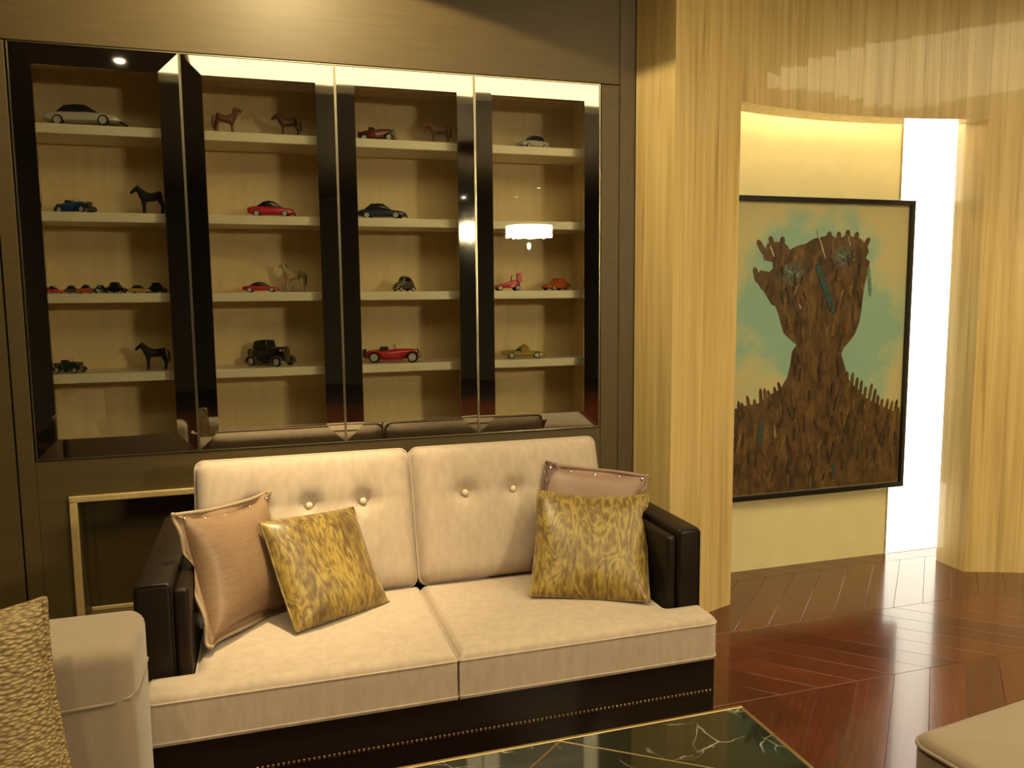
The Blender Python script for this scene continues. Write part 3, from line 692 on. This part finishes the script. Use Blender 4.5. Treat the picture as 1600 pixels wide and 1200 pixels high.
groups = {
 'teal': [(2.815, 1.66, .12, -.27, .040), (2.50, .83, -.01, -.13, .028), (2.96, .56, .02, -.06, .02), (3.13, .66, 0, -.06, .02)],
 'gold': [(2.883, .71, -.02, -.05, .010), (2.86, .69, .01, -.05, .008), (2.65, .74, -.03, -.09, .008), (2.70, 1.55, -.02, -.06, .012), (2.646, 1.40, .01, -.07, .010), (2.99, 1.52, -.02, -.06, .010), (3.04, 1.54, -.01, -.05, .009), (2.58, .78, .02, -.05, .008), (2.90, 1.32, -.01, -.05, .008)],
 'red': [(2.56, .69, .01, -.04, .016), (2.69, .67, .025, -.02, .014), (2.48, .58, .015, -.03, .012), (2.63, .85, .01, -.03, .010), (3.26, .79, .012, -.02, .010), (3.0, 1.33, .02, -.03, .012)],
 'pale': [(2.81, 1.83, .06, -.15, .008), (2.525, 1.745, .03, -.065, .010), (2.715, 1.445, .008, -.025, .012), (2.58, .80, .005, -.07, .006), (3.01, 1.80, .015, -.05, .007)],
 'aqua': [(2.62, 1.63, .05, -.03, .014), (2.68, 1.58, .03, .03, .012), (2.94, 1.71, .05, -.02, .012), (3.00, 1.68, .04, .02, .012), (3.15, 1.64, .02, -.16, .020)],
 'umber': [], 'ochre': []}
def in_fig(x, z):
    c = False
    for (xa, za), (xb, zb) in zip(FIG, FIG[1:] + FIG[:1]):
        if (za > z) != (zb > z) and x < (xb - xa) * (z - za) / (zb - za) + xa: c = not c
    return c
while len(groups['umber']) + len(groups['ochre']) < 150:
    x, z = rs.uniform(2.25, 3.38), rs.uniform(.46, 1.76); dx, dz = rs.uniform(-.02, .02), rs.uniform(-.09, -.04)
    if in_fig(x, z) and in_fig(x + dx, z + dz): groups[rs.choice(('umber', 'umber', 'ochre'))].append((x, z, dx, dz, rs.uniform(.008, .017)))
for n_, (k, L) in enumerate(sorted(groups.items())):
    for m_, a in enumerate(L):
        bm = bmesh.new(); stroke(bm, *a, y=-.0374 - n_ * .0004 - m_ * .000011); obj('brush_stroke', bm, 'p_' + k, pt)
M['p_grey_teal'] = plain('grey_teal_paint', (.085, .085, .055), .6, var=.6, bscale=60, bump=.5)
for (cx, cz, rx, rz_) in ((2.663, 1.60, .072, .062), (2.985, 1.695, .078, .055)):
    ring = [(cx + rx * math.cos(t * .3142) * (1 + .08 * math.sin(t * 2.1)), cz + rz_ * math.sin(t * .3142)) for t in range(20)]
    bm = loft(bmesh.new(), [[(a, -.0366, b_) for a, b_ in ring], [(a, -.0362, b_) for a, b_ in ring]])
    obj('eye_patch', bm, 'p_grey_teal', pt)

# ------------------------------------------------------------------ lamps
def spot(name, loc, target, power, size, blend, col=(1, .80, .52), r=.02, parent=None):
    d = bpy.data.lights.new(name, 'SPOT'); d.energy = power; d.spot_size = math.radians(size); d.spot_blend = blend; d.color = col; d.shadow_soft_size = r
    o = bpy.data.objects.new(name, d); COL.objects.link(o)
    v = Vector(target) - Vector(loc); o.rotation_mode = 'QUATERNION'; o.rotation_quaternion = v.to_track_quat('-Z', 'Y')
    if parent: o.parent = parent; o.location = Vector(loc) - parent.location
    else: o.location = loc
    return o
def downlight(x, y, label, z=CEIL):
    t = thing('downlight_offscreen', label, 'downlight', (x, y, z))
    obj('trim_ring', lathe(bmesh.new(), [(.032, -.001), (.045, -.001), (.047, -.006), (.034, -.006)], 20), 'champagne', t, True)
    obj('lamp', lathe(bmesh.new(), [(.001, -.011), (.024, -.011), (.031, -.0062), (.031, -.0015), (.001, -.0015)], 16), 'lamp', t)
    return t
WARM = (1, .80, .43)
# one lamp above the sofa: its wide spill draws the scallop on the brown wall, its beam lights the back cushion
LX, LY = .13, 2.65
d1 = downlight(LX, LY, 'downlight close to the brown wall, above the sofa back', SOF)
spot('wall_wash_offscreen', (LX, LY, SOF - .018), (LX, LY, 0), 115, 149, .05, WARM, parent=d1)
spot('sofa_beam_offscreen', (LX, LY, SOF - .018), (.07, 2.86, .82), 230, 40, 1.0, WARM, parent=d1)
d2 = downlight(-.80, .94, 'downlight set in the ceiling near the armchair')
spot('chair_beam_offscreen', (-.80, .94, 3.18), (-.45, 1.8, .6), 90, 60, .9, WARM, parent=d2)
for (x, y, l) in ((4.25, -6.8, 'downlight furthest from the cabinets, past the chandelier'), (4.25, -5.6, 'downlight between the chandelier and the end wall')):
    downlight(x, y, l)
cz = thing('chandelier_offscreen', 'wide low crystal drum chandelier hung over the back of the room', 'chandelier', (3.01, -2.4, 2.25))
obj('stem', tube(bmesh.new(), [(0, 0, .06), (0, 0, CEIL - 2.25)], .008, 8), 'chrome', cz)
obj('top_plate', lathe(bmesh.new(), [(.02, .062), (.27, .062), (.27, .07), (.02, .07)], 32), 'chrome', cz)
bm = bmesh.new()
for ring, (rr, k) in enumerate(((.255, 40), (.17, 26), (.08, 12))):
    for i in range(k):
        a = 2 * PI * i / k; box(bm, rr * math.cos(a) - .012, rr * math.cos(a) + .012, rr * math.sin(a) - .012, rr * math.sin(a) + .012, -.045 - .03 * (i * 7 % 5) / 4, .058)
o = obj('crystal_drops', bm, 'crystal_glow', cz); o['kind'] = 'stuff'; o['label'] = 'rows of lit crystal drops'
obj('finial', ball(bmesh.new(), (0, 0, -.17), .02, (1, 1, 2)), 'crystal_glow', cz, True)
obj('finial_rod', tube(bmesh.new(), [(0, 0, -.13), (0, 0, .06)], .004, 6), 'chrome', cz)

# ------------------------------------------------------------------ toys
TOYC = {}
def paint(name, col, rough=.25):
    if name not in TOYC: TOYC[name] = plain(name, col, rough, coat=.5, var=.04)
    return TOYC[name]
def sec(x, w, z0, z1, r=.3):
    """rounded cross-section at station x"""
    h = z1 - z0; a = min(w * .45, h * .5) * r * 2; k = []
    for (sx, sz) in ((1, -1), (1, 1), (-1, 1), (-1, -1)):
        for t in ((0, .3), (.3, 0)) if sx * sz < 0 else ((.3, 0), (0, .3)):
            pass
    pts = [(w - a, z0), (w, z0 + a * .5), (w, z1 - a), (w - a * .35, z1 - a * .35), (w - a, z1), (-w + a, z1), (-w + a * .35, z1 - a * .35), (-w, z1 - a), (-w, z0 + a * .5), (-w + a, z0)]
    return [(x, y, z) for y, z in pts]
def wheels(t, L, xs, hw, r, wd, hub='hub'):
    for x in xs:
        for s in (-1, 1):
            q = obj('wheel', lathe(bmesh.new(), [(r * .6, -wd / 2), (r * .92, -wd / 2), (r, -wd * .3), (r, wd * .3), (r * .92, wd / 2), (r * .6, wd / 2)], 16, 'Y'), 'rubber', t, True, (x, s * hw, r))
            shade_auto(q, 40)
            obj('hub', lathe(bmesh.new(), [(r * .2, s * wd * .40), (r * .66, s * wd * .46), (r * .70, s * wd * .56), (r * .25, s * wd * .60)], 12, 'Y'), hub, q)
def place(t, x, z, y, rz, L): t.location = (x, y, z); t.rotation_euler = (0, 0, rz)
def car_modern(label, L, H_, col, x, y, z, rz, roof='coupe', dark=True, trim=True, group=None, cat='toy car', simple=False):
    t = thing('toy_car', label, cat, group=group); w = L * .205; gz = L * .045; r = L * .075; bh = H_ * .62
    st = [(-.5, .80, .40, .82), (-.47, .92, .30, .92), (-.38, 1, .12, 1.0), (-.2, 1, .1, 1.02), (.05, 1, .1, 1.0), (.25, 1, .1, .90), (.40, .97, .12, .80), (.47, .88, .2, .66), (.5, .74, .32, .54)]
    body = shade_auto(obj('body', loft(bmesh.new(), [sec(a * L, w * b_, gz + bh * c_ * .5, bh * d_, .35) for a, b_, c_, d_ in st]), col, t), 50)
    if roof != 'open':
        prf = {'coupe': [(-.40, .55, .02), (-.24, .80, .92), (-.10, .82, 1.0), (.03, .80, .94), (.20, .78, .02)],
               'sedan': [(-.36, .72, .02), (-.26, .82, .90), (-.10, .84, 1.0), (.06, .82, .96), (.20, .80, .02)],
               'low': [(-.34, .6, .02), (-.16, .76, .85), (-.04, .78, 1.0), (.06, .74, .85), (.24, .70, .02)]}[roof]
        secs = [sec(a * L, w * b_, bh * .80, bh * .96 + (H_ - bh) * h_, .35) for a, b_, h_ in prf]
        shade_auto(obj('cabin', loft(bmesh.new(), secs), 'toy_glass' if dark else col, t), 50)
        if trim:
            secs = [sec(a * L, w * b_ * .86, bh + (H_ - bh) * (h_ - .12), bh * .97 + (H_ - bh) * h_ + .0008, .3) for a, b_, h_ in prf[1:4]]
            shade_auto(obj('roof', loft(bmesh.new(), secs), col, t), 50)
    else:
        obj('windscreen', loft(bmesh.new(), [sec(.10 * L, w * .8, bh * .9, bh * .98, .3), sec(.04 * L, w * .72, bh * .96, H_, .3)]), 'toy_glass', t)
        for s in (-1, 1): obj('seat', B(-.16 * L, -.02 * L, s * w * .42 - w * .3, s * w * .42 + w * .3, bh * .7, bh * 1.18, L * .012, 2), 'rubber', t)
    wheels(t, L, (-.30 * L, .30 * L), w * .93, r, L * .055)
    if not simple:
        for s in (-1, 1):
            obj('headlight', ball(bmesh.new(), (.475 * L, s * w * .62, bh * .52), L * .022, (.6, 1.2, .8), 8, 6), 'chrome', t, True)
        obj('bumper', B(.485 * L, .507 * L, -w * .7, w * .7, gz * 1.1, gz * 1.7, L * .003, 1), 'rubber', t)
    place(t, x, z, y, rz, L); return t
def car_vintage(label, L, H_, col, x, y, z, rz, top=False, fender=None, cat='toy car', screen=True, spare=True, tall=False):
    t = thing('toy_car', label, cat); w = L * .125; r = L * .085; fender = fender or col
    st = [(-.46, .5, .30, .50), (-.40, .9, .22, .62), (-.25, 1.12, .18, .68), (-.05, 1.12, .18, .70), (.0, 1.02, .18, .72), (.1, .9, .18, .74), (.30, .66, .20, .72), (.36, .60, .22, .70)]
    shade_auto(obj('body', loft(bmesh.new(), [sec(a * L, w * b_, H_ * c_, H_ * d_, .45) for a, b_, c_, d_ in st]), col, t), 50)
    obj('grille', loft(bmesh.new(), [sec(.36 * L, w * .64, H_ * .20, H_ * .76, .35), sec(.385 * L, w * .60, H_ * .20, H_ * .72, .35)]), 'chrome', t)
    for s in (-1, 1):
        for cx, k in ((.30 * L, 1), (-.30 * L, 1.05)):
            pts = [(cx + r * 1.35 * math.cos(a) * (1.15 if a > PI / 2 else 1), s * w * 1.35, r * .95 + r * 1.28 * math.sin(a)) for a in [math.radians(d) for d in range(-5, 200, 18)]]
            bm = bmesh.new(); loft(bm, [[(p[0], p[1] - w * .32, p[2]), (p[0], p[1] + w * .32, p[2]), (p[0], p[1] + w * .30, p[2] - r * .12), (p[0], p[1] - w * .32, p[2] - r * .12)] for p in pts])
            shade_auto(obj('fender', bm, fender, t), 60)
        obj('running_board', B(-.18 * L, .16 * L, s * w * 1.35 - w * .3, s * w * 1.35 + w * .3, r * .45, r * .62), fender, t)
        obj('headlight', ball(bmesh.new(), (.35 * L, s * w * .95, H_ * .62), L * .028, (1, 1, 1), 10, 6), 'chrome', t, True)
    wheels(t, L, (-.30 * L, .30 * L), w * 1.35, r, L * .05)
    obj('bumper', tube(bmesh.new(), [(.41 * L, -w * 1.6, r), (.43 * L, 0, r), (.41 * L, w * 1.6, r)], L * .009, 6), 'chrome', t, True)
    if screen:
        bm = bmesh.new(); tube(bm, [(.02 * L, -w * .9, H_ * .70), (-.005 * L, -w * .85, H_ * .98), (-.005 * L, w * .85, H_ * .98), (.02 * L, w * .9, H_ * .70)], L * .006, 6)
        obj('windscreen_frame', bm, 'chrome', t, True)
    if top:
        secs = [sec(a * L, w * b_, H_ * .66, H_ * h_, .4) for a, b_, h_ in ((-.34, .8, .70), (-.28, 1.0, .95), (-.12, 1.02, 1.0), (0, .95, .97), (.03, .92, .72))]
        shade_auto(obj('soft_top', loft(bmesh.new(), secs), 'rubber', t), 50)
    else:
        for s in (-1, 1): obj('seat', B(-.22 * L, -.10 * L, s * w * .5 - w * .35, s * w * .5 + w * .35, H_ * .6, H_ * .84, L * .012, 2), 'rubber', t)
    if spare: obj('spare_wheel', lathe(bmesh.new(), [(r * .3, 0), (r * .85, 0), (r * .9, L * .02), (r * .85, L * .04), (r * .3, L * .04)], 14, 'X', (-.49 * L, 0, H_ * .48)), 'rubber', t)
    place(t, x, z, y, rz, L); return t
def beetle(label, L, H_, col, x, y, z, rz):
    t = thing('toy_car', label, 'toy car'); w = L * .19; r = L * .085
    st = [(-.48, .45, .28), (-.40, .72, .52), (-.28, .86, .80), (-.12, .90, .97), (.0, .9, 1.0), (.08, .88, .96), (.17, .84, .68), (.28, .72, .60), (.40, .58, .48), (.48, .36, .30)]
    shade_auto(obj('body', loft(bmesh.new(), [sec(a * L, w * b_, H_ * .18, H_ * h_, .48) for a, b_, h_ in st]), col, t), 60)
    obj('windscreen', loft(bmesh.new(), [sec(.10 * L, w * .74, H_ * .66, H_ * .93, .3), sec(.165 * L, w * .70, H_ * .66, H_ * .73, .3)]), 'toy_glass', t)
    for s in (-1, 1):
        obj('side_window', B(-.2 * L, .07 * L, s * w * .83 - .001, s * w * .83 + .0015, H_ * .64, H_ * .88, .0008, 1), 'toy_glass', t)
        for cx in (-.29 * L, .29 * L):
            pts = [(cx + r * 1.4 * math.cos(a), s * w * .98, r * .9 + r * 1.3 * math.sin(a)) for a in [math.radians(d) for d in range(0, 190, 18)]]
            bm = bmesh.new(); loft(bm, [[(p[0], p[1] - w * .2, p[2]), (p[0], p[1] + w * .2, p[2]), (p[0], p[1] + w * .18, p[2] - r * .15), (p[0], p[1] - w * .2, p[2] - r * .15)] for p in pts]); shade_auto(obj('fender', bm, col, t), 60)
        obj('headlight', ball(bmesh.new(), (.40 * L, s * w * .9, H_ * .42), L * .035), 'chrome', t, True)
    wheels(t, L, (-.29 * L, .29 * L), w * .95, r, L * .05)
    for xx in (-.51, .51): obj('bumper', tube(bmesh.new(), [(xx * L * .94, -w, r), (xx * L, 0, r), (xx * L * .94, w, r)], L * .012, 6), 'chrome', t, True)
    place(t, x, z, y, rz, L); return t
def formula(label, L, H_, col, x, y, z, rz):
    t = thing('toy_car', label, 'toy car'); w = L * .09; r = L * .10
    st = [(-.42, .7, .2, .55), (-.2, 1.1, .15, .60), (0, 1.1, .15, .50), (.2, .8, .15, .42), (.48, .35, .18, .30)]
    shade_auto(obj('body', loft(bmesh.new(), [sec(a * L, w * b_, H_ * c_, H_ * d_, .4) for a, b_, c_, d_ in st]), col, t), 50)
    obj('rear_wing', B(-.46 * L, -.36 * L, -w * 1.8, w * 1.8, H_ * .86, H_ * .90), col, t)
    for s in (-1, 1): obj('wing_plate', B(-.48 * L, -.34 * L, s * w * 1.8 - .001, s * w * 1.8 + .001, H_ * .5, H_ * 1.0), col, t)
    obj('wing_strut', B(-.43 * L, -.40 * L, -w * .15, w * .15, H_ * .5, H_ * .87), col, t)
    obj('front_wing', B(.40 * L, .50 * L, -w * 2.2, w * 2.2, H_ * .14, H_ * .18), col, t)
    bm = bmesh.new(); tube(bm, [(-.1 * L, -w * .4, H_ * .5), (-.14 * L, -w * .4, H_ * .85), (-.14 * L, w * .4, H_ * .85), (-.1 * L, w * .4, H_ * .5)], L * .012, 6); obj('roll_bar', bm, col, t, True)
    wheels(t, L, (-.30 * L, .32 * L), w * 2.0, r, L * .09)
    place(t, x, z, y, rz, L); return t

def horse(label, Hh, col, mane, x, y, z, rz, head='level', group=None, step=0):
    """toy horse: one continuous skinned body, mane and tail as parts; faces local +X; Hh = height of the poll"""
    t = thing('toy_horse', label, 'toy horse', (x, y, z), rz, group)
    k = Hh / 1.0
    hd = {'level': ((.44, 1.0), (.58, .90), (.70, .78)), 'high': ((.38, 1.08), (.50, 1.08), (.64, 1.0)), 'low': ((.52, .96), (.64, .82), (.72, .68))}[head]
    V = [(-.36, 0, .70, .135), (-.18, 0, .68, .135), (.02, 0, .66, .13), (.20, 0, .69, .145), (.32, 0, .80, .12), (.39, 0, .92, .088), (hd[0][0], 0, hd[0][1] - .02, .062), (hd[1][0], 0, hd[1][1], .058), (hd[2][0], 0, hd[2][1], .036)]
    E_ = [(i, i + 1) for i in range(8)]
    def leg(root, pts):
        p = root
        for q in pts: V.append(q); E_.append((p, len(V) - 1)); p = len(V) - 1
    for s in (-1, 1):
        o_ = step * s
        leg(3, [(.24, s * .085, .54, .065), (.25 + o_, s * .085, .33, .036), (.25 + o_ * 1.2, s * .085, .10, .024), (.27 + o_ * 1.2, s * .085, .02, .034)])
        leg(0, [(-.33, s * .09, .52, .085), (-.40 - o_, s * .09, .34, .042), (-.37 - o_ * .8, s * .09, .11, .026), (-.35 - o_ * .8, s * .09, .02, .034)])
        leg(6, [(hd[0][0] + .0, s * .035, hd[0][1] + .06, .016), (hd[0][0] + .01, s * .04, hd[0][1] + .10, .006)])
    me = bpy.data.meshes.new('body'); me.from_pydata([(a * k, b_ * k, c_ * k) for a, b_, c_, d_ in V], E_, [])
    o = bpy.data.objects.new('body', me); COL.objects.link(o)
    m = o.modifiers.new('s', 'SKIN'); m.use_smooth_shade = True
    for i, (a, b_, c_, d_) in enumerate(V):
        sv = me.skin_vertices[0].data[i]; sv.radius = (d_ * k * 1.2, d_ * k * 1.25); sv.use_root = (i == 1)
    o.modifiers.new('u', 'SUBSURF').levels = 1
    dg = bpy.context.evaluated_depsgraph_get(); ev = bpy.data.meshes.new_from_object(o.evaluated_get(dg))
    bpy.data.objects.remove(o); ev.name = 'body'; ev.materials.clear(); ev.materials.append(col)
    for p in ev.polygons: p.use_smooth = True
    q = bpy.data.objects.new('body', ev); COL.objects.link(q); q.parent = t
    t.location.z = z - min(v.co.z for v in ev.vertices)      # hooves on the shelf
    hx, hz = hd[0]
    bm = bmesh.new(); mp_ = [(hx + .01, hz + .07), (hx - .05, hz + .01), (.31, .93), (.25, .86), (.20, .82)]
    for s in (-.5, .5): tube(bm, [(a * k, s * .03 * k, b_ * k) for a, b_ in mp_], [.016 * k, .034 * k, .038 * k, .034 * k, .016 * k], 6)
    obj('mane', bm, mane, t, True)
    tl = [(-.44, .76), (-.50, .71), (-.515, .56), (-.51, .40), (-.50, .26)]
    obj('tail', tube(bmesh.new(), [(a * k, 0, b_ * k) for a, b_ in tl], [.02 * k, .035 * k, .042 * k, .035 * k, .012 * k], 7), mane, t, True)
    return t
S1, S2, S3, S4 = SHZ; TY = 3.45
white = paint('toy_white', (.62, .58, .47)); blue = paint('toy_blue', (.012, .06, .22)); red = paint('toy_red', (.60, .025, .035)); dred = paint('toy_dark_red', (.16, .012, .012))
navy = paint('toy_navy', (.020, .032, .070)); green = paint('toy_dark_green', (.008, .040, .022)); yellow = paint('toy_yellow', (.50, .32, .035)); orange = paint('toy_orange', (.50, .10, .022))
black = paint('toy_black', (.016, .014, .012)); grey = paint('toy_grey', (.12, .10, .075)); silver = paint('toy_silver', (.55, .52, .46), .3); gold_y = paint('toy_gold', (.42, .28, .05)); pewter = paint('toy_pewter', (.10, .085, .065), .3)
hb = plain('horse_brown', (.16, .055, .018), .5, var=.15); hd_ = plain('horse_dark_brown', (.075, .030, .012), .5, var=.15); hk = plain('horse_black', (.012, .011, .009), .5); hp = plain('horse_pale', (.48, .38, .20), .55); hg = plain('horse_grey_hair', (.14, .12, .09), .7)
RT, LT = 0, PI
# first cabinet
car_modern('white toy car standing alone on a top shelf', .272, .086, white, -.608, TY, S1, -.22, 'coupe')
car_vintage('blue toy roadster with chrome lamps, on the shelf with a black horse', .160, .060, blue, -.665, TY, S2, -.5)
horse('black toy horse beside the blue roadster', .108, hk, hk, -.400, TY, S2, PI - .15, 'level')
small = [('small red toy car at the panelled-wall end of the row of small cars', .062, .030, red, -.752, 3.43, .1), ('small grey toy car between a red and an orange one', .060, .031, grey, -.698, 3.47, -.3),
         ('small orange toy car in the row of small cars', .058, .034, orange, -.650, 3.43, 2.9), ('small dark green toy car next to the orange one', .062, .033, green, -.596, 3.47, .4),
         ('small black toy car with chrome lamps in the row of small cars', .076, .043, black, -.536, 3.42, -.4), ('small yellow toy car in the row of small cars', .078, .032, yellow, -.455, 3.42, -.1), ('small dark green toy car behind the yellow one', .072, .042, green, -.398, 3.49, -.5)]
for l, L_, h_, c_, x_, y_, r_ in small: car_modern(l, L_, h_, c_, x_, y_, S3, r_, 'sedan' if h_ > .04 else 'coupe', group='row of small toy cars', simple=True)
car_vintage('dark green toy roadster with silver nose, on the shelf with a black horse', .130, .058, green, -.722, TY, S4, -.5)
horse('black toy horse beside the dark green roadster', .104, hk, hk, -.418, TY, S4, PI - .1, 'level')
# second cabinet
horse('reddish-brown toy horse with raised head, facing the dark brown horse', .098, hb, hd_, -.112, TY, S1, .25, 'high', step=.03)
bpy.context.view_layer.update()
horse('dark brown toy horse facing the reddish-brown horse', .094, hd_, hk, .128, TY, S1, PI - .1, 'level')
car_modern('red toy sports car with black top, alone on its shelf', .182, .068, red, .050, TY, S2, -.15, 'low', trim=False)
car_modern('red toy car parked beside a pale horse', .142, .044, red, -.004, TY, S3, -.1, 'low', trim=False)
horse('pale cream toy horse with grey mane', .106, hp, hg, .128, 3.47, S3, 2.6, 'high')
car_vintage('black vintage toy car with soft top and chrome nose', .228, .108, black, .022, 3.476, S4, -.75, top=True, fender=pewter)
# third cabinet
car_vintage('dark red vintage toy car with chrome lamps, beside a brown horse', .175, .072, dred, .490, TY, S1, -.4)
horse('chestnut toy horse beside the dark red vintage car', .098, hb, hd_, .748, TY, S1, PI - .2, 'level')
car_modern('navy blue toy car with silver nose', .202, .066, navy, .500, TY, S2, -.3, 'coupe')
beetle('small pewter beetle-shaped toy car', .112, .066, pewter, .583, TY, S3, PI + .5)
car_vintage('long red vintage toy roadster with whitewall wheels', .272, .078, red, .535, 3.458, S4, -.25)
# fourth cabinet
car_modern('silver toy car on the top shelf', .150, .062, silver, 1.170, TY, S1, PI + .35, 'sedan')
formula('red toy racing car with an upright rear wing', .128, .079, red, 1.050, TY, S3, PI - .05)
car_modern('orange toy car beside the red racing car', .142, .056, orange, 1.280, TY, S3, PI + .4, 'coupe', dark=False)
car_modern('yellow toy car with raised doors', .192, .056, gold_y, 1.120, TY, S4, -.2, 'open')
yc = [o for o in COL.objects if o.get('label') == 'yellow toy car with raised doors'][0]
for s in (-1, 1):
    d = obj('raised_door', B(-.018, .018, -.0012, .0012, 0, .030, .001, 1), gold_y, yc); d.location = (.01, s * .036, .030); d.rotation_euler = (s * -.5, -.5, 0)
bpy.context.view_layer.update()

# ------------------------------------------------------------------ soft pillows give way where they press on arms, seats and back cushions
TH_B = math.radians(19.5); CB, SB = math.cos(TH_B), math.sin(TH_B)
def ramp(z, a, b_): return a if z < .72 else (b_ if z > .80 else a + (b_ - a) * (z - .72) / .08)
def press_sofa(p):
    for _ in range(4):
        p.z = max(p.z, .4705)
        p.x = min(max(p.x, ramp(p.z, -.2285, -.42)), ramp(p.z, 1.2585, 1.45))
        lz = (p.y - 2.822) * SB + (p.z - .445) * CB; ly = (p.y - 2.822) * CB - (p.z - .445) * SB
        if -.26 < p.x < 1.27 and lz < .52 and ly > -.1125:
            d = -.1125 - ly; p.y += d * CB; p.z -= d * SB
    return p
def press_chair(p):
    p.z = max(p.z, .4215); p.y = min(p.y, 1.871); return p
bpy.context.view_layer.update()
for root in [o for o in COL.objects if o.name.startswith('throw_pillow')]:
    f = press_chair if 'knit' in root['label'] else press_sofa
    for c in root.children:
        m = c.matrix_world; mi = m.inverted()
        if c.name.startswith('crystal_stud'):
            q = f(m.translation.copy()); c.location = root.matrix_world.inverted() @ q; continue
        for v in c.data.vertices: v.co = mi @ f(m @ v.co)
bpy.context.view_layer.update()
